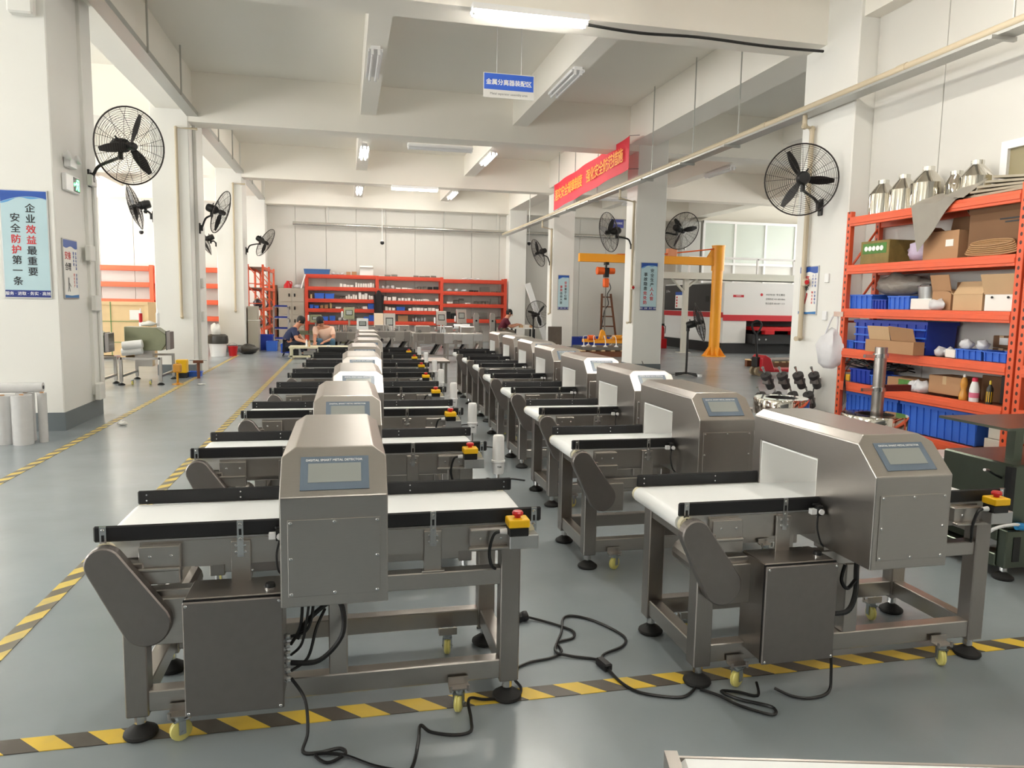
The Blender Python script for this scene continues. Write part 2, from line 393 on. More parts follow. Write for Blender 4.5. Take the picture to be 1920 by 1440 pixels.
# pilaster step on the first column and corner trunking
t1 = struct(MB().box(-3.25, -3.195, 10.55, 10.93, 0.3, 5.3).build('trim_1', WALL, bevel=0.008), 'raised corner trim on the first white column')
for x, y, x1, y1, n in ((-3.03, 16.6, -2.96, 17.3, 'trim_2'),):
    struct(MB().box(x, x1, y, y1, 0.0, 5.2).build(n, WALL, bevel=0.008))
# partition in the side hall
pw_ = struct(MB().box(14.3, 21.9, 28.2, 28.35, 0, 5.08).build('wall_partition', PANEL, smooth=False))
for x in (14.3, 15.7, 17.1, 18.5, 19.9): MB().box(x, x + .09, 28.12, 28.2, 0, 5.08).build('mullion', WHITEP, pw_, smooth=False)
for z in (3.3, 4.98): MB().box(14.3, 21.9, 28.1, 28.2, z, z + .1).build('transom', WHITEP, pw_, smooth=False)
for i in range(5):
    x = 14.39 + 1.4 * i; MB().box(x, x + 1.31, 28.16, 28.19, 3.4, 4.98).build('pane', mat('frosted_panel', (206, 214, 206), 0.25), pw_, smooth=False)
dp = struct(MB().box(13.4, 14.2, 28.15, 28.35, 2.9, 5.0).build('door_1', mat('pale_grey_door', (196, 196, 192), 0.5), bevel=0.01))
MB().box(13.5, 13.56, 28.1, 28.15, 3.85, 4.0).build('door_handle', CHROME, dp)
struct(MB().box(13.3, 14.3, 28.35, 28.5, 0, 5.08).build('wall_door_side', PANEL, smooth=False))
# floor tapes
def tape(name, x0, y0, x1, y1, wd, m, label):
    L = math.hypot(x1 - x0, y1 - y0)
    o = MB().box(0, L, -wd / 2, wd / 2, 0.0005, 0.003).build(name, m, smooth=False); o.location = (x0, y0, 0); o.rotation_euler = (0, 0, math.atan2(y1 - y0, x1 - x0))
    return tag(o, label, 'floor tape')
tape('hazard_tape', -6.0, 2.775, 6.9, 2.79, 0.095, TAPE, 'yellow and black hazard tape crossing the floor under the front machines')
tape('hazard_tape', -1.53, 3.0, -1.40, 22.0, 0.085, TAPEL, 'worn yellow and black tape along the aisle beside the machine row')
tape('hazard_tape', -2.87, 3.0, -2.96, 22.0, 0.085, TAPEL, 'worn yellow and black tape along the aisle beside the white columns')
# ================================================================== METAL DETECTOR CONVEYORS
XL, XR = 0.528, 0.876
def head_mesh():
    b = MB(); c = 0.045
    ys = (-0.345, -0.231, -0.2, 0.02, 0.46, 0.53); z0, zo0, zo1, zc, zr = 0.585, 0.68, 0.95, 1.065, 1.095
    for x in (XL, XR):
        b.add([(x, -0.345, z0), (x, .02, z0), (x, .02, zo0), (x, .02, zo1), (x, .02, zc), (x, -0.231, zc), (x, -0.345, .955)], [tuple(range(7))])
        b.add([(x, .02, z0), (x, .46, z0), (x, .46, zo0), (x, .02, zo0)], [(0, 1, 2, 3)])
        b.add([(x, .02, zo1), (x, .46, zo1), (x, .46, zc), (x, .02, zc)], [(0, 1, 2, 3)])
        b.add([(x, .46, z0), (x, .53, z0), (x, .53, zc), (x, .46, zc), (x, .46, zo1), (x, .46, zo0)], [tuple(range(6))])
        xi = XL + c if x == XL else XR - c
        b.add([(x, -0.231, zc), (x, .02, zc), (x, .46, zc), (x, .53, zc), (xi, .53, zr), (xi, -0.2, zr)], [tuple(range(6))])
        # tunnel cheeks
        b.add([(x, .02, zo0), (x, .02, zo1), ((XL + XR) / 2, .02, zo1), ((XL + XR) / 2, .02, zo0)], [(0, 1, 2, 3)])
        b.add([(x, .46, zo0), (x, .46, zo1), ((XL + XR) / 2, .46, zo1), ((XL + XR) / 2, .46, zo0)], [(0, 1, 2, 3)])
    b.add([(XL, .02, zo1), (XR, .02, zo1), (XR, .46, zo1), (XL, .46, zo1)], [(0, 1, 2, 3)])
    b.add([(XL, .02, zo0), (XR, .02, zo0), (XR, .46, zo0), (XL, .46, zo0)], [(0, 1, 2, 3)])
    b.add([(XL, -0.345, z0), (XR, -0.345, z0), (XR, -0.345, .955), (XL, -0.345, .955)], [(0, 1, 2, 3)])
    b.add([(XL, -0.345, .955), (XR, -0.345, .955), (XR, -0.231, zc), (XR - c, -0.2, zr), (XL + c, -0.2, zr), (XL, -0.231, zc)], [tuple(range(6))])
    b.add([(XL + c, -0.2, zr), (XR - c, -0.2, zr), (XR - c, .53, zr), (XL + c, .53, zr)], [(0, 1, 2, 3)])
    b.add([(XL, .53, z0), (XR, .53, z0), (XR, .53, zc), (XR - c, .53, zr), (XL + c, .53, zr), (XL, .53, zc)], [tuple(range(6))])
    b.add([(XL, -0.345, z0), (XR, -0.345, z0), (XR, .02, z0), (XR, .46, z0), (XR, .53, z0), (XL, .53, z0), (XL, .46, z0), (XL, .02, z0)], [tuple(range(8))])
    return b
# frame on the slanted panel: u along x, v up the slope, n outward
SL0 = Vector((0, -0.345, .955)); SLV = (Vector((0, -0.2, 1.095)) - SL0).normalized(); SLN = Vector((0, -SLV.z, SLV.y)); SLA = math.atan2(SLV.z, SLV.y)
SLEN = (Vector((0, -0.2, 1.095)) - SL0).length
def on_slope(x0, x1, t0, t1, d0, d1):
    b = MB(); vs = []
    for d in (d0, d1):
        for x, t in ((x0, t0), (x1, t0), (x1, t1), (x0, t1)):
            p = SL0 + SLV * t * SLEN + SLN * d; vs.append((x, p.y, p.z))
    return b.add(vs, [(3, 2, 1, 0), (4, 5, 6, 7), (0, 1, 5, 4), (1, 2, 6, 5), (2, 3, 7, 6), (3, 0, 4, 7)])
_shared = {}
def sh(key, fn, m, **k):
    if key not in _shared:
        me = fn().mesh(key, **k); me.materials.append(m); _shared[key] = me
    return _shared[key]
def leg_mb(): return MB().box(-.039, .039, -.037, .037, .085, .66)
def foot_mb(): return MB().lathe([(.0, 0), (.055, 0), (.06, .008), (.058, .016), (.03, .036), (.018, .042), (.0, .042)], 20)
def stem_mb(): return MB().lathe([(.012, .035), (.012, .095), (.02, .095), (.02, .082), (.021, .06), (.021, .05), (.012, .05)], 10)
def wheel_mb(): return MB().lathe([(.008, -.014), (.030, -.014), (.038, -.009), (.0395, -.002), (.036, 0), (.0395, .002), (.038, .009), (.030, .014), (.008, .014)], 20)
def screw_mb(): return MB().lathe([(.0, -.003), (.0062, -.003), (.006, .001), (.004, .003), (.0, .0035)], 8)
def bracket_mb(): return MB().box(-.011, .011, -.004, .001, -.055, .075).box(-.011, .011, -.004, .02, -.06, -.054)
def slot_mb(): return MB().box(-.0045, .0045, -.0055, -.0035, .022, .045)
def make_detector(label, loc, box=True, cables=True):
    t = thing('metal_detector', label, 'metal detector', loc, 0, 'conveyor metal detectors')
    fr = MB()
    for y in (0, .494):
        fr.box(.036, 1.336, y - .03, y + .03, .10, .178)            # low rails
        fr.box(.036, 1.336, y - .028, y + .028, .49, .555)         # upper rails
        fr.box(.672, .742, y - .03, y + .03, .178, .49)            # middle posts
    for x in (0, 1.372):
        fr.box(x - .03, x + .03, .034, .46, .10, .178); fr.box(x - .03, x + .03, .034, .46, .585, .655)
    link('frame', sh('frame', lambda: fr, STEEL, bevel=.004), t)
    for x in (0, 1.372):
        for y in (0, .494):
            l = link('leg', sh('leg', leg_mb, STEELV, bevel=.004), t, (x, y, 0))
            f = link('levelling_foot', sh('levelling_foot', foot_mb, RUBBER), t, (x, y, 0))
            link('threaded_stem', sh('threaded_stem', stem_mb, CHROME), f)
    for i, (x, y, a) in enumerate(((.15, -.062, 30), (1.165, -.066, 68), (1.185, .416, 80), (.15, .416, 75))):
        c = link('caster_wheel', sh('caster_wheel', wheel_mb, CASTER), t, (x, y, .0395), (R(90), 0, R(a)))
        k = MB().box(-.028, .028, -.019, .019, .079, .085).box(-.012, .012, -.021, -.017, .03, .08).box(-.012, .012, .017, .021, .03, .08).cyl((0, -.024, .0395), (0, .024, .0395), .005).cyl((0, 0, .085), (0, 0, .097), .02)
        link('caster_fork', sh('caster_fork', lambda: k, ZINC), t, (x, y, 0), (0, 0, R(a)))
        k2 = MB().box(-.04, .04, -.022, .022, .097, .102).cyl((-.034, -.018, .09), (-.034, -.018, .115), .006, n=8).cyl((.034, -.018, .09), (.034, -.018, .115), .006, n=8).box(-.04, .04, .018, .024, .102, .13)
        link('caster_plate', sh('caster_plate', lambda: k2, STEEL), t, (x, y, 0), (0, 0, 0 if y < .2 else R(180)))
    # conveyor belt loop
    prof = [(x, z) for x, z in arc(1.435, .70, .036, -90, 90, 8)] + [(x, z) for x, z in arc(-.088, .70, .036, 90, 270, 8)]
    link('conveyor_belt', sh('conveyor_belt', lambda: MB().prism(prof, .02, .47), BELT), t)
    fb = MB()
    for y in (.003, .478): fb.box(.02, 1.36, y, y + .008, .625, .722)
    fb.box(.2, .26, .01, .478, .62, .66).box(1.1, 1.16, .01, .478, .62, .66)
    link('belt_frame', sh('belt_frame', lambda: fb, STEEL), t)
    link('tension_plate', sh('tension_plate', lambda: MB().box(.022, .16, -.03, .003, .63, .715).box(.022, .16, -.045, -.029, .628, .64), STEEL, bevel=.003), t)
    link('tension_plate', sh('tension_plate_r', lambda: MB().box(1.21, 1.36, -.03, .003, .648, .715).box(1.2, 1.37, -.06, -.029, .64, .652), STEEL, bevel=.003), t)
    for x in (.06, .13, 1.25, 1.33): link('screw', sh('screw', screw_mb, CHROME), t, (x, -.032, .68), (R(90), 0, 0))
    for x in (-.088, 1.435):
        for y in (-.012, .482):
            link('bearing_block', sh('bearing_block', lambda: MB().cyl((0, -.012, 0), (0, .014, 0), .034, n=14).cyl((0, -.02, 0), (0, -.012, 0), .022, n=12), BEAR), t, (x, y, .70))
    hb = MB().box(-.034, .034, -.012, .0, .555, .715).box(-.045, .045, -.026, 0, .555, .562)
    for x in (.363, 1.066):
        for y, a in ((-.002, 0), (.49, 180)):
            h = link('support_bracket', sh('support_bracket', lambda: hb, STEEL, bevel=.002), t, (x, y, 0), (0, 0, R(a)))
            if y < .2:
                for dx in (-.015, .015):
                    for dz in (.675, .70): link('screw', _shared['screw'], h, (dx, -.014, dz), (R(90), 0, 0))
    for k, (x0, x1, y0, y1) in enumerate(((-.125, XL + .004, -.014, -.003), (XR - .004, 1.497, -.014, -.003), (-.105, XL + .004, .478, .489), (XR - .004, 1.485, .478, .489))):
        link('guard_rail', sh('guard_rail%d' % k, lambda: MB().box(x0, x1, y0, y1, .735, .793), RAILM, bevel=.006), t)
    for x in (-.092, .363, 1.066, 1.466):
        bk = link('rail_bracket', sh('rail_bracket', bracket_mb, CHROME), t, (x, -.016, .718)); link('slot', sh('slot', slot_mb, BLACK), bk)
        link('screw', _shared['screw'], bk, (0, -.005, .062), (R(90), 0, 0)); link('screw', _shared['screw'], bk, (0, -.005, .008), (R(90), 0, 0))
    for x in (-.07, .30, 1.02, 1.45):
        for dz in (.752, .776): link('rail_rivet', sh('rail_rivet', lambda: MB().cyl((0, -.0015, 0), (0, 0, 0), .0035, n=6), CHROME), t, (x, .478, dz))
    # drive chain cover: slanted stadium
    a = Vector((-.076, .675)); b_ = Vector((.052, .455)); d = (b_ - a); ang = math.degrees(math.atan2(d.y, d.x)); r0, r1 = .062, .083
    poly = arc(a.x, a.y, r0, ang + 90, ang + 270, 12) + arc(b_.x, b_.y, r1, ang - 90, ang + 90, 12)
    link('drive_cover', sh('drive_cover', lambda: MB().prism(poly, -.088, -.04), STEELD, bevel=.005), t)
    mb = MB().box(-.02, .16, -.04, .0, .58, .63).box(.06, .2, -.05, .02, .36, .53).cyl((.1, -.04, .45), (.1, .3, .45), .05, n=16).cyl((.1, .1, .45), (.1, .38, .45), .06, n=16)
    link('drive_motor', sh('drive_motor', lambda: mb, STEEL, bevel=.003), t)
    # tunnel head
    hd = link('detector_head', sh('detector_head', head_mesh, STEEL, bevel=.0045, segs=2, angle=30), t)
    ln = MB().box(XL + .004, XR - .004, .021, .026, .69, .948).box(XL + .004, XR - .004, .454, .459, .69, .948).box(XL + .004, XR - .004, .026, .454, .942, .949).box(XL + .004, XR - .004, .026, .454, .681, .66)
    link('tunnel_lining', sh('tunnel_lining', lambda: ln, LINING, smooth=False), hd)
    ap = link('access_panel', sh('access_panel', lambda: MB().box(.553, .851, -.349, -.345, .622, .882), STEEL, bevel=.0015), hd)
    for x in (.563, .702, .841):
        for z in (.632, .752, .872):
            if x == .702 and z == .752: continue
            link('screw', _shared['screw'], ap, (x, -.35, z), (R(90), 0, 0))
    bz = link('display_overlay', sh('display_overlay', lambda: on_slope(.592, .816, .13, .78, .0005, .003), BEZEL), hd)
    link('display_screen', sh('display_screen', lambda: on_slope(.617, .79, .27, .64, .003, .0042), LCD), bz)
    p = SL0 + SLV * .705 * SLEN + SLN * .0035
    text('lettering', 'DIGITAL SMART METAL DETECTOR', .0118, WHITEI, bz, (.702, p.y, p.z), (SLA, 0, 0), bold=.02)
    link('head_stand', sh('head_stand', lambda: MB().box(.56, .62, -.02, .05, .555, .59).box(.78, .84, -.02, .05, .555, .59).box(.56, .62, .44, .52, .555, .59).box(.78, .84, .44, .52, .555, .59), STEEL), t)
    # emergency stop and its mounting block
    link('mounting_block', sh('mounting_block', lambda: MB().box(1.355, 1.47, -.085, -.016, .648, .703), ALU, bevel=.003), t)
    es = link('emergency_stop', sh('emergency_stop', lambda: MB().box(1.346, 1.43, -.105, -.03, .737, .770), YEL, bevel=.006, segs=2), t)
    link('stop_base', sh('stop_base', lambda: MB().box(1.35, 1.426, -.101, -.034, .703, .737), BLACK, bevel=.003), es)
    link('stop_button', sh('stop_button', lambda: MB().lathe([(.012, .770), (.012, .778), (.021, .781), (.0225, .789), (.018, .796), (0, .798)], 16, c=(1.388, -.067, 0)), RED), es)
    link('cable_gland', sh('cable_gland', lambda: MB().cyl((1.346, -.067, .717), (1.318, -.067, .717), .012, .009, n=10), WHITEP), es)
    link('stop_cable', sh('stop_cable', lambda: MB().tube(smooth_path([(1.32, -.067, .717), (1.295, -.067, .705), (1.28, -.06, .64), (1.29, -.05, .58), (1.31, -.03, .556)]), .0065), BLACK), t)
    # photo sensor beside the head
    sb = link('photo_sensor', sh('photo_sensor', lambda: MB().box(.49, .515, -.06, -.03, .722, .765).box(.485, .52, -.035, -.02, .76, .768), BLACK, bevel=.002), t)
    link('sensor_lens', sh('sensor_lens', lambda: MB().box(.465, .489, -.055, -.032, .728, .75).cyl((.505, -.06, .74), (.505, -.068, .74), .012, n=10), WHITEP), sb)
    link('sensor_cable', sh('sensor_cable', lambda: MB().tube(smooth_path([(.502, -.045, .722), (.492, -.06, .67), (.50, -.075, .615), (.525, -.06, .59)]), .004), BLACK), sb)
    # control box
    if box:
        bx, b0, b1, zz0, zz1 = .19, -.158, -.03, .147, .562
        cb = link('control_box', sh('control_box', lambda: MB().box(.194, .516, -.155, .02, .152, .565), STEELV, bevel=.004), t)
        link('door_gasket', sh('door_gasket', lambda: MB().box(.191, .519, -.162, -.155, .149, .562), BLACK), cb)
        dr = link('box_door', sh('box_door', lambda: MB().box(.19, .52, -.176, -.162, .146, .558), STEELD, bevel=.004), cb)
        for x in (.202, .508):
            for z in (.158, .546): link('screw', _shared['screw'], dr, (x, -.178, z), (R(90), 0, 0))
        kn = link('selector_knob', sh('selector_knob', lambda: MB().lathe([(.018, .565), (.018, .575), (.016, .583), (0, .583)], 16, c=(.472, -.10, 0)), BLACK), cb)
        link('knob_ring', sh('knob_ring', lambda: MB().lathe([(.021, .565), (.021, .571), (.018, .571), (.018, .565)], 16, c=(.472, -.10, 0)), CHROME), kn)
        for i in range(6):
            link('cable_gland', sh('box_gland', lambda: MB().cyl((0, 0, 0), (.022, 0, 0), .011, n=10).cyl((.006, 0, 0), (.012, 0, 0), .014, n=6), CHROME), cb, (.516, -.11, .22 + .032 * i))
    else:
        cb = link('junction_box', sh('junction_box', lambda: MB().box(.78, 1.05, .05, .2, .28, .47).box(.82, 1.0, .1, .16, .47, .49), STEEL, bevel=.004), t)
    return t, es
OL = (-.742, 2.772, .003); OR = (1.453, 2.732, .003)
det_l, _ = make_detector('stainless metal detector conveyor standing on the front hazard tape, first in the aisle-side row', OL)
cb = [c for c in det_l.children if c.name.startswith('control_box')][0]
def loc_cable(parent, name, pts, r=.007, m=BLACK, o=OL, n=6):
    return MB().tube(smooth_path([(p[0], p[1], p[2]) for p in pts], n), r).build(name, m, parent)
for pts, r in (([(.54, -.11, .38), (.60, -.1, .40), (.62, -.09, .50), (.6, -.08, .59)], .006),
               ([(.54, -.11, .35), (.575, -.12, .42), (.582, -.11, .52), (.57, -.1, .59)], .006),
               ([(.54, -.11, .31), (.58, -.13, .36), (.60, -.12, .46), (.615, -.1, .58)], .005),
               ([(.54, -.11, .28), (.64, -.13, .29), (.72, -.12, .37), (.725, -.09, .46), (.69, -.07, .49), (.6, -.07, .42), (.56, -.09, .36)], .010),
               ([(.54, -.11, .25), (.6, -.12, .3), (.63, -.1, .4), (.66, -.05, .45)], .006)):
    loc_cable(cb, 'control_cable', pts, r)
# mains lead of the first machine running over the floor
lead = [(.54, -.11, .22), (.59, -.16, .16), (.60, -.2, .06), (.585, -.235, .009), (.64, -.25, .008), (.71, -.24, .009), (.73, -.275, .008), (.67, -.315, .008), (.63, -.27, .016), (.72, -.285, .012), (.83, -.365, .008), (.93, -.41, .008), (.96, -.38, .008), (.99, -.25, .012), (1.005, -.17, .02), (1.04, -.2, .008), (1.12, -.235, .008), (1.185, -.225, .008), (1.20, -.15, .01), (1.21, -.04, .03), (1.28, -.02, .01), (1.40, -.02, .008), (1.44, .03, .01), (1.43, .10, .012)]
loc_cable(det_l, 'mains_lead', lead, .0065)
det_r, _ = make_detector('stainless metal detector conveyor standing on the front hazard tape, first in the rack-side row', OR)
cb = [c for c in det_r.children if c.name.startswith('control_box')][0]
for pts, r in (([(.54, -.11, .31), (.62, -.12, .32), (.66, -.11, .39), (.665, -.1, .5), (.67, -.1, .59)], .011),
               ([(.60, -.11, .52), (.58, -.12, .46), (.61, -.12, .42), (.655, -.11, .45)], .008),
               ([(.54, -.11, .36), (.545, -.13, .3), (.535, -.14, .2), (.53, -.16, .07), (.50, -.19, .008), (.40, -.22, .008), (.33, -.19, .008), (.28, -.14, .02)], .0065)):
    loc_cable(cb, 'control_cable', pts, r)
loc_cable(det_r, 'mains_lead', [(.22, -.10, .03), (.19, -.16, .008), (.12, -.12, .01), (.06, -.10, .008), (.10, -.17, .008), (.2, -.25, .008), (.17, -.30, .008), (.08, -.22, .009), (.03, -.13, .01), (-.02, -.07, .008)], .0065)
# extension lead between the two front machines
ext = thing('extension_lead', 'black mains extension lead with plugs lying between the two front machines', 'cable', (0, 0, 0))
import functools
def W(pts): return [(x, y, z) for x, y, z in pts]
MB().tube(smooth_path([(.62, 3.42, .008), (.72, 3.40, .008), (.80, 3.43, .012), (.835, 3.45, .02)]), .0065).build('lead', BLACK, ext)
MB().tube(smooth_path([(.88, 3.47, .02), (.93, 3.455, .01), (1.02, 3.37, .008), (1.075, 3.29, .008), (1.05, 3.22, .008), (.97, 3.19, .008), (.96, 3.10, .008), (.90, 3.05, .008), (.80, 3.03, .008), (.74, 3.0, .008), (.70, 2.97, .008), (.62, 2.985, .008)]), .0065).build('lead', BLACK, ext)
MB().tube(smooth_path([(1.10, 2.93, .018), (1.14, 3.03, .010), (1.26, 3.10, .008), (1.30, 3.2, .008), (1.22, 3.38, .008), (1.13, 3.46, .008), (1.07, 3.44, .008), (1.02, 3.3, .008), (.93, 3.1, .016), (.98, 3.05, .010), (1.07, 3.01, .008), (1.10, 2.97, .018)]), .0065).build('lead', BLACK, ext)
MB().tube(smooth_path([(1.11, 2.89, .015), (1.13, 2.78, .008), (1.18, 2.69, .008), (1.30, 2.63, .008), (1.37, 2.64, .008), (1.45, 2.72, .008), (1.47, 2.80, .008)]), .0065).build('lead', BLACK, ext)
for p in ((.842, 3.452), (.876, 3.468)):
    MB().lathe([(.0, -.02), (.024, -.016), (.027, 0), (.022, .016), (0, .02)], 14, M=Matrix.Translation((p[0], p[1], .026)) @ Matrix.Rotation(R(70), 4, 'Y')).build('plug', BLACK, ext)
MB().obox((1.105, 2.93, .018), (.04, .085, .034), (0, 0, R(12))).build('socket', BLACK, ext, bevel=.006)
# the rest of both rows
def alarm():
    b = MB().lathe([(.0, .60), (.03, .60), (.033, .61), (.036, .665), (.041, .67), (.041, .68), (.036, .682), (.0335, .80), (.033, .82), (.028, .828), (0, .83)], 18, c=(1.565, -.02, 0))
    return b
def add_alarm(t):
    a = link('alarm_light', sh('alarm_light', alarm, WHITEP), t)
    link('alarm_pole', sh('alarm_pole', lambda: MB().cyl((1.565, -.02, .40), (1.565, -.02, .60), .009, n=8).box(1.40, 1.575, -.028, -.012, .40, .416), CHROME), a)
    if 'al' not in _shared: _shared['al'] = 1
    text('lettering', 'TNK', .014, INK, a, (1.565, -.0585, .645), bold=.02)
leads = ('control_cable', 'mains_lead')
LROW = [(-.819, 4.196), (-.741, 5.57), (-.682, 6.999), (-.626, 8.416), (-.541, 9.763), (-.502, 11.2), (-.479, 12.5)]
RROW = [(1.309, 4.153), (1.465, 5.511), (1.548, 6.881), (1.617, 8.26), (1.728, 9.653), (1.771, 10.898), (1.80, 12.15)]
dl2 = None
for i, (x, y) in enumerate(LROW):
    lb = 'stainless metal detector conveyor, %s machine from the front hazard tape in the aisle-side row' % ORD[i + 1]
    if dl2 is None:
        dl2 = dup(det_l, lb, (x + .125, y - .013, 0), skip=('mains_lead',)); add_alarm(dl2); d = dl2
    else: d = dup(dl2, lb, (x + .125, y - .013, 0))
dr2 = None
for i, (x, y) in enumerate(RROW):
    lb = 'stainless metal detector conveyor, %s machine from the front hazard tape in the rack-side row' % ORD[i + 1]
    if dr2 is None:
        dr2, _ = make_detector(lb, (x + .125, y - .011, 0), box=False); add_alarm(dr2)
    else: dup(dr2, lb, (x + .125, y - .011, 0))
# loose leads on the floor between the rows
for k, (x, y) in enumerate(((1.15, 6.2), (1.2, 7.7), (1.25, 9.2), (1.0, 10.4))):
    b = MB().tube(smooth_path([(x - .55, y - .1, .008), (x - .3, y + .05, .008), (x - .12, y + .15, .05), (x, y, .01), (x + .08, y + .12, .04), (x + .2, y - .1, .008), (x + .02, y - .12, .008), (x + .15, y + .05, .02), (x + .3, y + .2, .008), (x + .42, y + .12, .008)]), .007)
    tag(b.build('mains_lead', BLACK), 'tangled black mains lead on the floor between the rows by the %s machines' % ORD[2 + k], 'cable')
# ================================================================== LAMPS, PIPES, SIGNS, FANS
def batten(loc, L, ax, lit, label, face='down'):
    t = thing('batten_light', label, 'ceiling light', loc, 0 if ax == 'x' else R(90), 'fluorescent battens')
    MB().box(-L / 2, L / 2, -.07, .07, 0, .05).box(-L / 2, L / 2, -.11, -.095, -.035, .01).box(-L / 2, L / 2, .095, .11, -.035, .01).box(-L / 2, L / 2, -.0951, -.07, -.004, .008).box(-L / 2, L / 2, .07, .0951, -.004, .008).build('housing', WHITEP, t)
    for y in (-.05, .05):
        MB().cyl((-L / 2 + .03, y, -.06), (L / 2 - .03, y, -.06), .018, n=10).build('tube', TUBE if lit else WHITEP, t)
        for s in (-1, 1): MB().box(s * (L / 2 - .02) - .014, s * (L / 2 - .02) + .014, y - .02, y + .02, -.08, 0).build('tube_holder', WHITEP, t)
    return t
batten((2.18, 8.95, 5.02), 1.42, 'x', True, 'lit fluorescent batten on the beam above the hanging blue sign')
batten((.48, 12.6, 5.40), 1.45, 'y', False, 'unlit batten under the ceiling beam beside the hanging blue sign, aisle side')
batten((3.74, 12.7, 5.40), 1.45, 'y', False, 'unlit batten under the ceiling beam beside the hanging blue sign, banner side')
batten((2.1, 16.9, 5.03), 1.45, 'x', False, 'unlit batten under the second cross beam behind the blue sign')
batten((.5, 19.9, 5.40), 1.45, 'y', True, 'lit batten behind the second cross beam on the aisle side')
batten((3.72, 19.7, 5.40), 1.45, 'y', True, 'lit batten behind the second cross beam on the banner side')
batten((2.08, 22.9, 5.0), 1.4, 'x', True, 'lit batten lying along the third cross beam')
batten((.5, 26.7, 5.40), 1.45, 'y', True, 'lit batten nearest the back wall on the aisle side')
batten((3.76, 26.7, 5.40), 1.45, 'y', True, 'lit batten nearest the back wall on the banner side')
batten((10.38, 19.6, 5.40), 1.45, 'y', False, 'unlit batten in the side hall above the yellow crane')
batten((10.38, 26.2, 5.40), 1.45, 'y', False, 'unlit batten in the side hall near its back wall')
batten((8.6, 23.2, 5.03), 1.45, 'x', False, 'unlit batten on the side hall cross beam')
for i, y in enumerate((6.0, 13.0, 20.0, 26.0)): batten((-7.82, y, 5.40), 1.45, 'y', True, 'added unseen fill batten over the window bay, %s from the front wall' % ORD[i])  # out-of-view battens added as fill for the window bay
for i, (x, y) in enumerate(((.5, -1.5), (3.76, -1.5), (.5, 5.5), (3.76, 5.5))): batten((x, y, 5.40), 1.45, 'y', True, 'added unseen fill batten over the front floor, %s, %s' % (('nearer the front wall', 'nearer the machines')[i // 2], ('aisle side', 'rack side')[i % 2]))  # added out of view to brighten belts and near floor
batten((14.3, 20.0, 5.17), 1.45, 'y', True, 'added unseen fill batten over the far end of the side hall')  # unseen lamp added as fill in the side hall
# pipes and trays
def tubeobj(name, pts, r, m, parent=None, n=10): return MB().tube(pts, r, n).build(name, m, parent)
wp = thing('water_pipe', 'long beige water pipe slung along the right columns with hanger rods', 'pipe', (0, 0, 0))
MB().cyl((6.1, -7.7, 4.27), (6.1, 28.9, 4.27), .05, n=12).build('pipe', PIPEM, wp)
for y in (1.0, 4.2, 7.4, 10.2, 13.4, 19.0, 22.2, 25.4): MB().cyl((6.1, y - .07, 4.27), (6.1, y + .07, 4.27), .058, n=12).build('pipe_joint', PIPEM, wp)
for y in (6.1, 11.15, 12.75, 14.6, 18.0, 19.9, 21.5, 25.0):
    MB().cyl((6.2, y, 4.18), (6.2, y, 6.04), .012, n=6).build('hanger_rod', TRAY, wp); MB().box(5.95, 6.24, y - .02, y + .02, 4.15, 4.19).build('hanger_bracket', TRAY, wp)
tr = thing('cable_tray', 'grey steel cable tray running beside the beige water pipe', 'cable tray', (0, 0, 0))
MB().box(6.02, 6.22, -7.7, 28.9, 4.19, 4.195).box(6.02, 6.025, -7.7, 28.9, 4.195, 4.22).box(6.215, 6.22, -7.7, 28.9, 4.195, 4.25).build('tray', TRAY, tr)
MB().cyl((6.08, -7.7, 4.208), (6.08, 28.9, 4.208), .012, n=6).build('cable', BLACK, tr)
t2 = thing('cable_tray', 'pale cable tray hung along the beam above the left columns', 'cable tray', (0, 0, 0))
MB().box(-3.05, -2.84, -7.7, 28.9, 5.18, 5.19).box(-3.05, -3.04, -7.7, 28.9, 5.19, 5.27).box(-2.85, -2.84, -7.7, 28.9, 5.19, 5.27).build('tray', TRAY, t2)
for y in (6.0, 9.0, 12.3, 14.6, 18.6, 20.8, 25.0): MB().box(-2.84, -2.815, y, y + .03, 5.18, 6.04).build('hanger_rod', TRAY, t2)
def drop(label, pts, r=.028, valve=None):
    t = thing('drop_pipe', label, 'pipe', (0, 0, 0), 0, 'drop pipes on columns'); tubeobj('pipe', pts, r, PIPEM, t)
    for p in pts[1:-1]: MB().sph(p, r * 1.35, 8).build('elbow', PIPEM, t)
    if valve:
        MB().box(valve[0] - .03, valve[0] + .03, valve[1] - .06, valve[1] + .02, valve[2] - .05, valve[2] + .05).build('valve', PIPEM, t, bevel=.01)
        MB().lathe([(.0, 0), (.032, 0), (.032, .015), (0, .015)], 12, M=Matrix.Translation((valve[0], valve[1] - .06, valve[2])) @ Matrix.Rotation(R(90), 4, 'X')).build('valve_wheel', RED, t)
    return t
drop('beige drop pipe on the column beside the wrapped machines', [(-2.85, 16.15, 4.93), (-3.25, 16.15, 4.93), (-3.245, 16.15, 1.2), (-3.22, 16.08, 1.18)])
drop('beige drop pipe on the column behind the bin', [(-2.8, 22.95, 4.87), (-3.13, 22.95, 4.87), (-3.14, 22.95, 1.22), (-3.12, 22.88, 1.2)])
drop('beige drop pipe passing behind the wall fan on the rack column', [(6.1, 9.2, 4.25), (6.1, 9.2, 4.05), (6.22, 9.2, 4.02), (6.22, 9.2, 1.18), (6.12, 9.14, 1.17)], .034, (6.2, 9.15, 1.95))
drop('beige drop pipe on the column with the accident poster', [(6.1, 16.12, 4.25), (6.1, 16.12, 4.0), (6.5, 16.25, 3.95), (6.5, 16.25, 1.2), (6.4, 16.2, 1.18)], .03, (6.5, 16.2, 2.0))
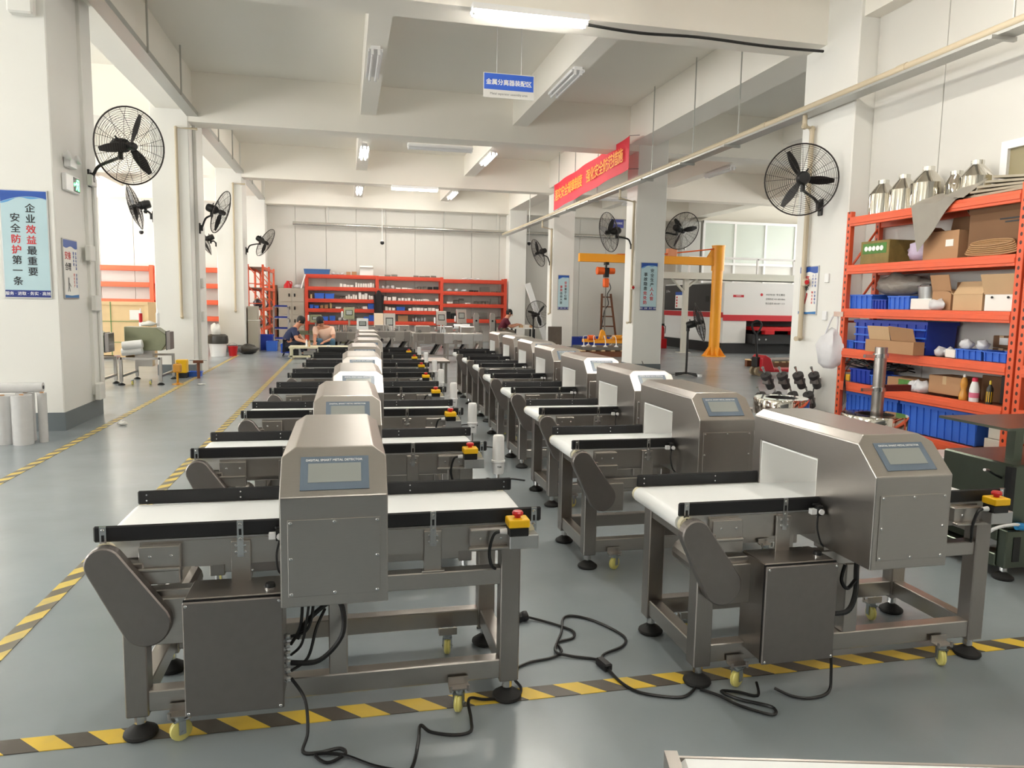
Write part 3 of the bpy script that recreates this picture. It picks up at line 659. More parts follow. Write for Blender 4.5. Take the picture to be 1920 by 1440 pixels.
drop('beige drop pipe on the column behind the banner end', [(6.1, 22.9, 4.25), (6.1, 22.9, 4.0), (6.46, 23.1, 3.95), (6.46, 23.1, 1.3), (6.4, 23.05, 1.25)], .03)
ad = thing('air_duct', 'silver insulated pipe crossing high along the back wall', 'pipe', (0, 0, 0))
MB().cyl((-1.9, 29.2, 4.42), (12.5, 29.2, 4.36), .07, n=12).build('pipe', mat('foil', (214, 214, 208), .25, .8, bump=.5, nscale=20), ad)
for x in (-.6, 1.5, 3.8, 5.9, 8.5, 11.0): MB().cyl((x, 29.2, 4.4), (x, 29.2, 5.08), .012, n=6).build('hanger_rod', TRAY, ad)
cd = tag(MB().tube(smooth_path([(2.9, 9.02, 5.0), (3.6, 9.03, 4.97), (4.4, 9.02, 4.99), (5.4, 9.03, 4.97), (6.2, 9.03, 4.98)]), .018, 6).build('power_cable', BLACK), 'black power cable clipped along the cross beam beside the lit batten', 'cable')
# column trunking with switch boxes
for i, (x, y, z, h) in enumerate(((-3.15, 10.63, 3.06, .14), (-3.15, 10.45, 2.13, .2), (-3.15, 10.6, 1.5, .2), (-3.15, 10.6, .35, .22))):
    b = MB().box(x - .045, x + .02, y - .1, y + .1, z - h / 2, z + h / 2).build('switch_box', WALL, bevel=.01)
    tag(b, 'white switch box on the exit sign column, %s from the top' % ORD[i], 'switch box', 'switch boxes')
tag(MB().box(-3.19, -3.165, 10.72, 10.76, .3, 3.0).build('trunking', WALL), 'white cable trunking linking switch boxes on the exit sign column', 'trunking')
tag(MB().box(-3.58, -3.32, 9.42, 9.55, 4.66, 5.0).build('junction_box', WALL, bevel=.02), 'white junction box high on the blue poster column', 'junction box')
for x, y, z, lb in ((-2.93, 16.75, 1.9, 'upper white socket box on the column beside wrapped machines'), (-2.93, 16.75, 1.2, 'lower white socket box on the column beside wrapped machines')):
    tag(MB().box(x - .03, x + .03, y - .1, y + .1, z - .1, z + .1).build('socket_box', WALL, bevel=.01), lb, 'socket')
for k, z in enumerate((2.0, 1.5)):
    tag(MB().box(6.25, 6.28, 8.7, 8.78, z - .06, z + .06).build('socket_box', WHITEP, bevel=.006), '%s white socket beside the poster on the rack column' % ('upper', 'lower')[k], 'socket')
so = thing('wall_socket', 'low white socket with black plug on the rack column', 'socket', (6.28, 8.8, .62))
MB().box(-.02, 0, -.06, .06, -.06, .06).build('plate', WHITEP, so, bevel=.006); MB().box(-.07, -.02, -.05, .03, -.02, .05).build('plug', BLACK, so, bevel=.01)
MB().tube(smooth_path([(-.05, 0, -.02), (-.06, .02, -.15), (-.04, .06, -.4), (-.05, .1, -.6)]), .008).build('lead', BLACK, so)
# exit sign and twin emergency lamp
ex = thing('exit_sign', 'green running-man exit sign on the first white column', 'exit sign', (-3.235, 10.05, 2.93), R(90))
MB().box(-.26, .2, -.05, .0, -.1, .1).build('housing', WHITEP, ex, bevel=.008)
MB().box(-.02, .185, -.052, -.05, -.085, .085).build('sign_panel', BLACK, ex)
g = MB().sph((.10, -.053, .055), .014, 8, (1, .15, 1)); g.obox((.09, -.053, .01), (.03, .002, .06), (0, R(-15), 0)).obox((.115, -.053, -.035), (.014, .002, .06), (0, R(-30), 0)).obox((.075, -.053, -.035), (.014, .002, .06), (0, R(35), 0)).obox((.12, -.053, .02), (.05, .002, .012), (0, R(20), 0)).obox((.06, -.053, .02), (.04, .002, .012), (0, R(-35), 0))
g.build('running_figure', GREENL, ex)
MB().obox((.02, -.053, .0), (.05, .002, .014)).prism([(-.015, 0), (.005, .022), (.005, -.022)], -.054, -.052).build('arrow', GREENL, ex)
MB().obox((.155, -.053, 0), (.012, .002, .13)).obox((.13, -.053, .062), (.05, .002, .01)).build('doorway', GREENL, ex)
tl = thing('emergency_light', 'twin-head white emergency lamp above the exit sign', 'emergency light', (-3.235, 10.0, 3.17), R(90))
MB().box(-.12, .12, -.07, 0, -.06, .06).build('body', WHITEP, tl, bevel=.01)
for s in (-1, 1):
    l = MB().lathe([(.03, 0), (.05, .03), (.055, .06), (.0, .062)], 14, M=Matrix.Translation((s * .16, -.03, .05)) @ Matrix.Rotation(R(70), 4, 'X')).build('lamp_head', WHITEP, tl)
# posters
def poster(label, loc, rz, w, h, cols, style, extra=None):
    t = thing('safety_poster', label, 'poster', loc, rz, 'safety posters')
    base = CYANP if style == 'sky' else PAPER
    MB().box(-w / 2, w / 2, -.012, 0, -h / 2, h / 2).build('frame', ALU, t); b = .012
    MB().box(-w / 2 + b, w / 2 - b, -.014, -.012, -h / 2 + b, h / 2 - b).build('sheet', base, t)
    hw = w / 2 - b; top = h / 2 - b
    if style == 'sky':
        n = 12; arcp = [(-hw + 2 * hw * i / n, top - .05 * h - .055 * h * abs((i / n - .62) / .62) ** 2) for i in range(n + 1)]
        MB().prism([(-hw, top)] + arcp + [(hw, top)], -.0155, -.0142).build('header', BLUEG, t)
        a2 = [(x, z - .004) for x, z in arcp]; a3 = [(x, z - .016 - .012 * math.sin(i)) for i, (x, z) in enumerate(arcp)]
        MB().prism(a2 + a3[::-1], -.0152, -.0142).build('header_band', mat('poster_mid_blue', (96, 160, 214), .35), t)
        MB().box(-hw, hw, -.0155, -.0142, -h / 2 + b, -h / 2 + b + .065 * h).build('footer', NAVY, t)
        text('lettering', '服务 · 进取 · 务实 · 高效', .042 * h / 1.2 * 1.05, WHITEI, t, (0, -.016, -h / 2 + b + .032 * h), bold=.01)
    else:
        n = 10; ap = [(-hw + 2 * hw * i / n, top - .12 * h - .018 * h * math.sin(i * .9)) for i in range(n + 1)]
        MB().prism([(-hw, top)] + ap + [(hw, top)], -.0155, -.0142).build('header', BLUEG, t)
        ap = [(-hw + 2 * hw * i / n, -top + .07 * h * (.5 + .5 * abs(i / n - .45))) for i in range(n + 1)]
        MB().prism([(-hw, -top)] + ap + [(hw, -top)], -.0155, -.0142).build('footer', mat('poster_teal_blue', (44, 120, 186), .35), t)
    for (s, x, z, size, m, lines) in cols:
        for i, ch in enumerate(s):
            text('lettering', ch, size, (INKR if m[i] == 'r' else (INK if m[i] == 'k' else BLUEG)), t, (x - (size * lines[0] * i), -.016, z - size * lines[1] * i), bold=.022)
    if extra: extra(t)
    return t
poster('tall framed blue safety poster on the first white column', (-3.55, 9.545, 2.165), 0, .49, 1.22,
       [('企业效益最重要', .062, .40, .105, 'kkrrkkk', (.0, 1.13)), ('安全防护第一条', -.095, .29, .105, 'kkrrkkk', (.0, 1.13))], 'sky')
def fig(t):
    MB().sph((-.1, -.016, -.12), .022, 8, (1, .1, 1)).obox((-.1, -.016, -.17), (.03, .002, .07)).obox((-.085, -.016, -.23), (.012, .002, .08), (0, R(-20), 0)).obox((-.115, -.016, -.23), (.012, .002, .08), (0, R(20), 0)).obox((-.06, -.016, -.19), (.06, .002, .01), (0, R(45), 0)).build('printed_figure', mat('print_grey', (120, 120, 120), .5), t)
poster('narrow white work-arrangement poster below the exit sign', (-3.236, 9.93, 1.91), R(90), .48, .71,
       [('安', -.15, .15, .1, 'r', (0, 1)), ('排', -.05, .15, .1, 'r', (0, 1)), ('合', -.15, .02, .1, 'k', (0, 1)), ('理', -.05, .02, .1, 'k', (0, 1)),
        ('事品布局流', .17, .19, .04, 'bbbbb', (0, 1.12)), ('各就各位', .17, -.07, .04, 'bbbb', (0, 1.12)), ('按章办理', .09, .19, .04, 'bbbb', (0, 1.12)), ('安全生产', .09, -.07, .04, 'rrrr', (0, 1.12))], 'white', fig)
poster('blue accident-prevention poster on the column beside the yellow crane', (6.905, 16.195, 2.03), 0, .42, 1.11,
       [('安全生产人人管', .075, .36, .095, 'kkkkrrr', (.0, 1.13)), ('事故隐患处处防', -.085, .27, .095, 'kkkkrrr', (.0, 1.13))], 'sky')
poster('blue careful-work poster on the column behind the banner', (6.87, 22.995, 1.96), 0, .38, 1.11,
       [('安全来于心细', .07, .30, .09, 'rrkkkk', (.0, 1.13)), ('事故出自大意', -.075, .17, .09, 'rrkkkk', (.0, 1.13))], 'sky')
def fig2(t):
    MB().obox((-.04, -.016, -.12), (.03, .002, .14), (0, R(20), 0)).sph((-.02, -.016, -.05), .02, 8, (1, .1, 1)).obox((-.1, -.016, -.19), (.03, .002, .06)).build('printed_figure', mat('print_red', (190, 80, 80), .5), t)
poster('white efficiency poster on the column at the end of the racking', (6.277, 9.14, 1.84), R(-90), .42, .67,
       [('提', -.13, .15, .1, 'r', (0, 1)), ('高', -.03, .15, .1, 'r', (0, 1)), ('效', -.13, .03, .1, 'k', (0, 1)), ('率', -.03, .03, .1, 'k', (0, 1)),
        ('工序合理', .16, .2, .036, 'bbbb', (0, 1.3)), ('安排得当', .16, -.03, .036, 'bbbb', (0, 1.3)), ('人尽其才', .10, .2, .036, 'bbbb', (0, 1.3)), ('物尽其用', .10, -.03, .036, 'rrrr', (0, 1.3))], 'white', fig2)
# hanging area sign
hs = thing('hanging_sign', 'blue and white assembly area sign hung on strings from the ceiling', 'sign', (2.588, 12.0, 4.86))
SB = mat('sign_blue', (60, 110, 226), .35)
MB().box(-.415, .415, -.01, .01, 0, .38).build('board', PAPER, hs)
MB().box(-.405, .405, -.013, -.0102, .125, .37).build('blue_panel', SB, hs)
text('lettering', '金属分离器装配区', .094, WHITEI, hs, (0, -.0135, .235), bold=.035, sx=1.0)
text('lettering', 'Metal separator assembly area', .05, mat('print_grey', (120, 120, 120), .5), hs, (0, -.0125, .062))
for x in (-.2, .2): MB().cyl((x, 0, .38), (x, 0, 1.185), .004, n=5).build('string', WHITEP, hs)
h2 = thing('hanging_sign', 'small blue area sign hung in the side hall behind a wall fan', 'sign', (9.76, 26.0, 4.4))
MB().box(-.25, .25, -.01, .01, 0, .3).build('board', mat('sign_navy', (70, 80, 170), .4), h2)
text('lettering', '激光切割区', .085, WHITEI, h2, (0, -.0115, .16), bold=.02)
for x in (-.15, .15): MB().cyl((x, 0, .3), (x, 0, 1.645), .004, n=5).build('string', WHITEP, h2)
# red banner
bn = thing('banner', 'red cloth banner with yellow slogan strung between the right columns', 'banner', (6.0, 0, 0))
REDC = mat('red_banner_cloth', (226, 40, 62), .6, noise=.08, nscale=2)
b = MB(); n = 24; vs = []; fs = []
for i in range(n + 1):
    y = 15.4 + 5.9 * i / n; u = i / n
    for j, z in enumerate((4.52 - .2 * u, 5.22 - .17 * u)): vs.append((.02 * math.sin(i * .9), y, z)); vs.append((.02 * math.sin(i * .9) + .006, y, z))
for i in range(n):
    a = 4 * i; fs += [(a, a + 4, a + 6, a + 2), (a + 1, a + 3, a + 7, a + 5), (a + 2, a + 6, a + 7, a + 3), (a, a + 1, a + 5, a + 4)]
b.add(vs, fs).build('cloth', REDC, bn)
GOLD = mat('gold_lettering', (255, 170, 50), .5)
sl = '落实安全规章制度 强化安全防范措施'
for i, ch in enumerate(sl):
    if ch == ' ': continue
    u = (i + .5) / len(sl); y = 21.1 - 5.4 * u
    text('lettering', ch, .34, GOLD, bn, (-.026, y, 4.86 - .185 * (1 - u)), (R(90), 0, R(-90)), bold=.02)
for y, z in ((15.4, 4.52), (15.4, 5.22), (21.3, 4.32), (21.3, 5.05)): MB().tube([(0, y, z), (.15, y + (.3 if y > 18 else -.2), z - .02)], .006, 5).build('tie_cord', BLACK, bn)
# cameras on the back wall
for x, y, z, lb in ((1.4, 29.05, 3.8, 'small dark dome camera hanging above the red racking'), (-7.1, 29.05, 3.88, 'small dark dome camera above the empty orange racking'), (7.2, 29.05, 3.97, 'small white bullet camera on the wall column')):
    t = thing('security_camera', lb, 'camera', (x, y, z)); MB().cyl((0, 0, .1), (0, 0, 1.27), .012, n=6).build('stem', WHITEP, t); MB().sph((0, 0, 0), .08, 10).build('dome', BLACK, t); MB().cyl((0, 0, .05), (0, 0, .1), .06, n=10).build('cap', WHITEP, t)
# ------------------------------------------------------------------ fans
FR = .45
def cage_mb(side):
    b = MB(); n = 40
    rings = [.07 + (FR - .07) * k / 15 for k in range(16)]
    def dep(r): return side * .10 * (1 - (r / FR) ** 2.6)
    for r in rings[:-1]:
        b.tube([(r * math.cos(2 * math.pi * i / n), r * math.sin(2 * math.pi * i / n), dep(r)) for i in range(n)], .0022, 3, True)
    for k in range(12):
        a = 2 * math.pi * k / 12 + .1 * side
        b.tube([(r * math.cos(a), r * math.sin(a), dep(r) + .003 * side) for r in rings[::3] + [FR]], .003, 3)
    return b
def rim_mb(): return MB().tube([(FR * math.cos(2 * math.pi * i / 48), FR * math.sin(2 * math.pi * i / 48), 0) for i in range(48)], .010, 6, True)
def blades_mb():
    b = MB()
    for k in range(3):
        a = 2 * math.pi * k / 3 + .5; vs = []; m = 8
        for i in range(m + 1):
            r = .05 + .35 * i / m; w = .72 * (.045 + .04 * math.sin(math.pi * min(1, i / m * .95))) * (1 - .35 * (i / m) ** 3); tw = R(38 - 18 * i / m)
            for s in (-1, 1):
                for th in (0, .006):
                    u = s * w; p = Vector((r, u * math.cos(tw), u * math.sin(tw) + th)); vs.append((p.x * math.cos(a) - p.y * math.sin(a), p.x * math.sin(a) + p.y * math.cos(a), p.z))
        fs = []
        for i in range(m):
            q = 4 * i; fs += [(q, q + 2, q + 6, q + 4), (q + 1, q + 5, q + 7, q + 3), (q, q + 4, q + 5, q + 1), (q + 2, q + 3, q + 7, q + 6)]
        fs += [(0, 1, 3, 2), (4 * m, 4 * m + 2, 4 * m + 3, 4 * m + 1)]
        b.add(vs, fs)
    return b
def motor_mb():
    return MB().lathe([(0, -.30), (.06, -.30), (.078, -.28), (.085, -.22), (.085, -.16), (.075, -.14), (.085, -.13), (.08, -.10), (.05, -.06), (.03, -.04), (.03, 0)], 18).cyl((.02, .06, -.2), (.02, .12, -.2), .012, n=6)
def fan_head(t, c, axis, spin=0.0):
    ax = Vector(axis).normalized(); q = ax.to_track_quat('Z', 'Y'); M = Matrix.Translation(c) @ q.to_matrix().to_4x4() @ Matrix.Rotation(spin, 4, 'Z')
    for nm, f, m in (('cage_front', lambda: cage_mb(1), WIRE), ('cage_back', lambda: cage_mb(-1), WIRE), ('cage_rim', rim_mb, WIRE), ('fan_blades', blades_mb, FANB), ('motor', motor_mb, FANB), ('hub', lambda: MB().lathe([(.05, -.03), (.05, .05), (.035, .10), (.0, .105)], 16), FANB)):
        o = link(nm, sh('fan_' + nm, f, m), t); o.matrix_local = M
    return M
def wall_fan(label, base, out, head, axis, spin=0.0):
    t = thing('wall_fan', label, 'fan', base, 0, 'black wall fans')
    o = Vector(out).normalized(); h = Vector(head) - Vector(base); fan_head(t, h, axis, spin)
    side = o.cross(Vector((0, 0, 1)))
    M = Matrix(((side.x, o.x, 0, 0), (side.y, o.y, 0, 0), (0, 0, 1, 0), (0, 0, 0, 1)))
    MB().box(-.045, .045, 0, .025, -.12, .1, M).box(-.03, .03, .02, .07, -.06, .06, M).build('wall_plate', FANB, t, bevel=.006)
    a = Vector(axis).normalized(); e = h - a * .2; k = Vector((e.x, e.y, h.z - .14 - a.z * .2))
    MB().tube(smooth_path([o * .05, o * .07 + Vector((0, 0, .06)), o * .13 + Vector((0, 0, max(.1, k.z * .8))), (o * .2 + k) / 2 * 1.0 + Vector((0, 0, max(0, k.z - (o * .2 + k).z / 2) * 1.0)), k], 6), .02, 8).build('arm', FANB, t)
    MB().cyl(k - Vector((0, 0, .03)), k + Vector((0, 0, .06)), .03, n=10).cyl(k + Vector((0, 0, .04)), e, .022, n=8).build('pivot', FANB, t)
    return t
wall_fan('black wall fan facing the aisle on the exit sign column', (-3.195, 10.62, 3.1), (1, 0, 0), (-2.52, 9.95, 3.4), (.72, -.66, -.14), .8)
wall_fan('black wall fan on the column beside the wrapped machines, aisle side', (-2.96, 16.7, 3.04), (1, 0, 0), (-2.5, 16.5, 3.36), (.85, -.12, -.32), .1)
wall_fan('black wall fan on the column beside the wrapped machines, window side', (-3.74, 16.3, 3.2), (-1, 0, 0), (-4.1, 16.35, 3.38), (-.93, -.1, -.25), .8)
wall_fan('black wall fan on the column behind the bin, aisle side', (-2.9, 23.6, 3.02), (1, 0, 0), (-2.3, 23.3, 3.25), (.75, -.2, -.45), .5)
wall_fan('black wall fan on the column behind the bin, window side', (-3.62, 23.2, 3.14), (-1, 0, 0), (-4.0, 23.2, 3.25), (-.85, -.1, -.4), .3)
wall_fan('black wall fan seen from behind on the rack column', (6.28, 8.98, 2.96), (-1, 0, 0), (5.78, 8.72, 3.25), (.45, .88, .06), .6)
wall_fan('black wall fan on the accident poster column, machine side', (6.55, 16.35, 2.95), (-1, 0, 0), (5.92, 16.3, 3.25), (-.93, -.12, -.2), .2)
wall_fan('black wall fan on the accident poster column, crane side', (7.28, 16.4, 3.2), (1, 0, 0), (7.78, 16.4, 3.36), (.72, .45, -.2), .4)
wall_fan('black wall fan on the column behind the banner', (6.5, 23.2, 2.88), (-1, 0, 0), (6.05, 23.2, 3.2), (-.86, -.1, -.32), .7)
# ================================================================== ORANGE RACKING ON THE RIGHT AND WHAT IS ON IT
def rack(name, label, loc, rz, bays, depth, levels, uh, m, mu, bh=.11, deck=PAPER, uw=.075, group=None, beams_skip=()):
    """bays: x positions of the uprights in local x; local front at y=0, back at y=depth"""
    t = thing(name, label, 'rack', loc, rz, group)
    up = MB().box(-uw / 2, uw / 2, -.005, .055, 0, uh)
    me = up.mesh('upright', bevel=.004); me.materials.append(mu)
    for i, x in enumerate(bays):
        for y in (0, depth - .05): link('upright', me, t, (x, y, 0))
        for z0 in [k * .62 + .2 for k in range(int((uh - .3) / .62) + 1)]:
            MB().tube([(x, .03, z0), (x, depth - .03, z0)], .014, 6).build('brace', m, t)
            if z0 + .5 < uh: MB().tube([(x, .03, z0), (x, depth - .03, z0 + .55)], .014, 6).build('brace', m, t)
    for i in range(len(bays) - 1):
        a, b = bays[i] + uw / 2, bays[i + 1] - uw / 2; lv = levels[i] if isinstance(levels[0], (list, tuple)) else levels
        for z in lv:
            for y0 in (-.01, depth - .04):
                MB().box(a, b, y0, y0 + .05, z - bh, z).box(a, b, y0 + (-.008 if y0 < .1 else .05), y0 + (0 if y0 < .1 else .058), z - bh * .75, z - bh * .3).build('beam', m, t, bevel=.003)
            MB().box(a, b, .04, depth - .04, z - .03, z - .012).build('shelf_board', deck, t)
    return t
DECK = mat('shelf_board_brown', (150, 90, 66), .7)
LV = [.25, .70, 1.11, 1.60, 2.13, 2.71]
# local x runs towards the camera (world -Y), local front faces world -X
rk = rack('pallet_rack', 'tall orange pallet rack loaded with bins, cartons and steel cans by the right wall', (6.05, 8.10, 0), R(-90), [0.02, 2.44], .46, LV, 2.78, ORANGE, UPRIGHT, deck=DECK)
rk2 = rack('pallet_rack', 'second orange pallet rack of the right wall, mostly out of view', (6.05, 5.56, 0), R(-90), [0.0, 2.4], .46, LV, 2.78, ORANGE, UPRIGHT, deck=DECK)
def carton(name, label, x0, x1, y0, y1, z, h, m=CARD, cat='carton', flaps=(), tape=True, group=None, tilt=0.0, lbl=None):
    t = thing(name, label, cat, ((x0 + x1) / 2, (y0 + y1) / 2, z + .002), tilt, group); w, d = (x1 - x0) / 2, (y1 - y0) / 2
    if flaps:
        k = .012
        MB().box(-w, w, -d, d, 0, k).box(-w, -w + k, -d, d, k, h).box(w - k, w, -d, d, k, h).box(-w + k, w - k, -d, -d + k, k, h).box(-w + k, w - k, d - k, d, k, h).build('body', m, t)
        for side, ang, L in flaps:
            f = MB()
            if side in '-x+x':
                s = -1 if side == '-x' else 1
                M = Matrix.Translation((s * w, 0, h)) @ Matrix.Rotation(R(s * ang), 4, 'Y'); f.box(-.004, .004, -d, d, 0, L, M)
            else:
                s = -1 if side == '-y' else 1
                M = Matrix.Translation((0, s * d, h)) @ Matrix.Rotation(R(-s * ang), 4, 'X'); f.box(-w, w, -.004, .004, 0, L, M)
            f.build('flap', m, t)
    else:
        MB().box(-w, w, -d, d, 0, h).build('body', m, t, bevel=.006)
        if tape: MB().box(-w - .001, w + .001, -.025, .025, h * .55, h + .001).build('tape', mat('packing_tape', (200, 170, 130), .3), t)
    if lbl: MB().box(-w - .003, -w - .001, lbl[0], lbl[1], lbl[2], lbl[3]).build('paper_label', PAPER, t)
    return t
def bin_(name, label, x0, x1, y0, y1, z, h, m=BLUEP, group=None, ribs=5, taper=.93, fill=None, cat='bin'):
    t = thing(name, label, cat, ((x0 + x1) / 2, (y0 + y1) / 2, z + .002), 0, group); w, d = (x1 - x0) / 2, (y1 - y0) / 2; k = .012
    b = MB(); o = [(-w * taper, -d * taper, 0), (w * taper, -d * taper, 0), (w * taper, d * taper, 0), (-w * taper, d * taper, 0), (-w, -d, h), (w, -d, h), (w, d, h), (-w, d, h)]
    q = [(-w * taper + k, -d * taper + k, k), (w * taper - k, -d * taper + k, k), (w * taper - k, d * taper - k, k), (-w * taper + k, d * taper - k, k), (-w + k, -d + k, h), (w - k, -d + k, h), (w - k, d - k, h), (-w + k, d - k, h)]
    b.add(o + q, [(3, 2, 1, 0), (0, 1, 5, 4), (1, 2, 6, 5), (2, 3, 7, 6), (3, 0, 4, 7), (8, 9, 10, 11), (9, 8, 12, 13), (10, 9, 13, 14), (11, 10, 14, 15), (8, 11, 15, 12), (4, 5, 13, 12), (5, 6, 14, 13), (6, 7, 15, 14), (7, 4, 12, 15)]).build('body', m, t)
    r = .014
    MB().box(-w - r, -w, -d - r, d + r, h * .90, h).box(w, w + r, -d - r, d + r, h * .90, h).box(-w, w, -d - r, -d, h * .90, h).box(-w, w, d, d + r, h * .90, h).build('rim', m, t)
    for i in range(ribs):
        y = -d * .94 + 2 * d * .94 * i / max(1, ribs - 1)
        M = Matrix.Translation((-w * (1 + taper) / 2, y, h * .45)) @ Matrix.Rotation(math.atan2(w * (1 - taper), h) * -1, 4, 'Y')
        MB().box(-.012, .006, -.008, .008, -h * .45, h * .45, M).build('rib', m, t)
    if fill: MB().box(-w * .9, w * .9, -d * .9, d * .9, h * .5, h * .8).build('contents', fill, t, bevel=.02)
    return t
def lump(name, label, c, size, m, cat='plastic bag', seed=0, group=None, parent=None, n=14):
    rnd = random.Random(seed); b = MB().sph((0, 0, 0), 1, n); vs = []
    for v in b.v:
        v = Vector(v); f = 1 + .22 * math.sin(5 * v.x + seed) * math.sin(4 * v.y + 2 * seed) + .12 * math.sin(9 * v.z + 7 * v.x + seed)
        vs.append((v.x * f * size[0] / 2, v.y * f * size[1] / 2, max(-.85, v.z * (f if v.z > 0 else 1)) * size[2] / 2))
    b.v = vs; o = b.build(name, m, parent, angle=75); zmin = min(v[2] for v in vs); o.location = (c[0], c[1], c[2] - zmin + .002)
    if parent is None: tag(o, label, cat, group)
    return o
XF = 6.12
# --- top shelf: polished steel cans, film sheet, flattened packaging
def can(label, x, y, r, h):
    t = thing('steel_can', label, 'steel can', (x, y, 2.712), 0, 'polished steel cans')
    MB().lathe([(0, 0), (r, 0), (r, h * .60), (r * .98, h * .615), (.06, h * .9), (.06, h * .92), (0, h * .92)], 32).build('body', MIRROR, t, angle=25)
    MB().lathe([(.062, h * .89), (.062, h), (.0, h)], 20).build('neck_cap', mat('can_cap_steel', (226, 224, 216), .25, .9), t)
    return t
can('polished conical-top steel can at the rack end, nearest the fan column', 6.3, 7.83, .155, .42)
can('polished conical-top steel can, second from the fan column', 6.3, 7.49, .155, .43)
can('polished conical-top steel can, third from the fan column and widest', 6.3, 7.13, .175, .46)
can('small polished steel can half behind the grey film', 6.36, 6.80, .11, .36)
can('polished steel can furthest from the fan column beside the film', 6.34, 6.52, .16, .42)
b = MB(); vs = []; fs = []; n = 12
for i in range(n + 1):
    u = i / n
    for j in range(9):
        v = j / 8; y = 7.08 - .75 * u; drop_ = max(0, (.52 * (1 - u * 1.15)) if v > .35 else 0) * (v - .35) / .65
        x = 6.30 - .29 * min(1, v / .35) - .012 * math.sin(9 * u + 3 * v); z = 2.735 + .20 * (1 - min(1, v / .35)) * (.4 + .6 * u) + .015 * math.sin(11 * u) - drop_
        vs.append((x, y - .2 * v * (1 - u), z)); vs.append((x + .004, y - .2 * v * (1 - u), z + .004))
for i in range(n):
    for j in range(8):
        a = (i * 9 + j) * 2; c_ = a + 18; fs += [(a, a + 2, c_ + 2, c_), (a + 1, c_ + 1, c_ + 3, a + 3)]
tag(b.add(vs, fs).build('film_sheet', mat('dull_grey_film', (150, 144, 134), .5, noise=.1)), 'dull grey film sheet draped over the top rack beam', 'plastic sheet')
fl = thing('flattened_packaging', 'stack of flattened grey packaging on the top rack shelf', 'packaging', (6.28, 6.0, 2.712))
for i in range(5): MB().obox((0, -.05 * i, .02 + .03 * i), (.38, .85 - .08 * i, .022), (R(1.5 * i), 0, R(3 * i - 4))).build('sheet', mat('packaging_grey', (170, 160, 140), .6, noise=.1), fl)
# --- second shelf
gc = carton('printed_carton', 'green and brown printed carton on the second rack shelf', 6.1, 6.45, 7.42, 7.9, 2.13, .27, mat('green_print_carton', (130, 112, 60), .6, noise=.5, nscale=9), tape=False)
MB().box(-.177, -.175, -.2, .2, .12, .24).build('printed_band', mat('leaf_green', (74, 128, 52), .5, noise=.4, nscale=14), gc)
for q in range(5): MB().lathe([(.018, 0), (.03, 0), (.03, .002), (.018, .002)], 12, Matrix.Translation((-.177, .14 - .065 * q, .18)) @ Matrix.Rotation(R(-90), 4, 'Y')).build('printed_mark', WHITEI, gc)
lump('plastic_bag', 'lilac and white plastic bag between the cartons', (6.25, 7.06, 2.13), (.28, .34, .24), mat('lilac_bag', (196, 182, 206), .4, noise=.2, nscale=14, bump=.6), seed=2)
carton('open_carton', 'open brown carton with barcode label on the second rack shelf', 6.12, 6.45, 6.45, 6.92, 2.13, .29, CARD, flaps=(('-x', -40, .0001), ('+y', 60, .16), ('+x', 10, .2)), lbl=(-.17, -.07, .13, .2))
cb_ = carton('open_carton', 'large dark brown carton with raised flaps on the second rack shelf', 6.14, 6.48, 5.70, 6.35, 2.13, .42, CARDD, flaps=(('+y', 40, .26), ('-x', 20, .16), ('+x', 5, .15)))
for z, w in ((.34, .22), (.31, .16)): MB().box(-.1728, -.1712, -.25, -.25 + w, z, z + .014).build('printed_mark', INK, cb_)
cl = thing('hose_coil', 'tan hose coil lying in front of the large dark carton', 'hose', (6.09, 6.02, 2.15))
for k in range(6): MB().tube([((.045 + .006 * k) * math.cos(a) * .5, (.30 - .012 * k) * math.sin(a), .02 + .018 * k + .03 * math.cos(a)) for a in [2 * math.pi * i / 28 for i in range(28)]], .009, 6, True).build('hose_loop', mat('tan_hose', (170, 132, 92), .5), cl)
# --- third shelf
bin_('parts_bin', 'blue open bin at the column end of the third rack shelf', XF, 6.45, 7.66, 8.05, 1.60, .17)
bin_('parts_bin', 'low blue bin under the grey wrapped bundle', XF, 6.3, 7.42, 7.64, 1.60, .11, BLUED)
bin_('parts_bin', 'blue bin beside the steel pail on the third rack shelf', XF, 6.3, 7.06, 7.38, 1.60, .15)
lump('wrapped_bundle', 'grey film-wrapped bundle resting on blue bins', (6.28, 7.42, 1.76), (.3, .72, .27), GREYFILM, 'bundle', 4)
pl_ = thing('steel_pail', 'dull steel pail on top of a white box', 'pail', (6.22, 6.9, 1.722)); MB().lathe([(0, 0), (.10, 0), (.115, .13), (.12, .135), (.11, .135), (.095, .01), (0, .01)], 20).build('body', ALU, pl_); MB().tube([(.115 * math.cos(a), .115 * math.sin(a) * .3 + .0, .13 + .03 * math.sin(a)) for a in [math.pi * i / 10 for i in range(11)]], .004, 5).build('handle', CHROME, pl_)
carton('white_box', 'small white box under the steel pail', XF, 6.32, 6.75, 7.05, 1.60, .12, PAPER, 'box', tape=False)
carton('open_carton', 'narrow open brown carton beside the steel pail', 6.12, 6.42, 6.49, 6.74, 1.60, .2, CARD, flaps=(('-x', 15, .17), ('+x', 5, .1)))
carton('open_carton', 'open brown carton with drooping front flap on the third shelf', XF, 6.42, 6.10, 6.46, 1.60, .16, CARD2, flaps=(('-x', -35, .16), ('+x', 20, .16), ('+y', 60, .1)))
wb = carton('white_box', 'white box with two holes and a brown flap', XF, 6.44, 5.68, 6.07, 1.60, .17, PAPER, 'box', flaps=(('+x', 10, .1),))
MB().obox((-.19, 0, .255), (.008, .41, .2), (0, R(-18), 0)).build('cardboard_flap', CARD2, wb)
for y in (-.08, .1): MB().cyl((-.18, y, .13), (-.172, y, .13), .012, n=10).build('hole', BLACK, wb)
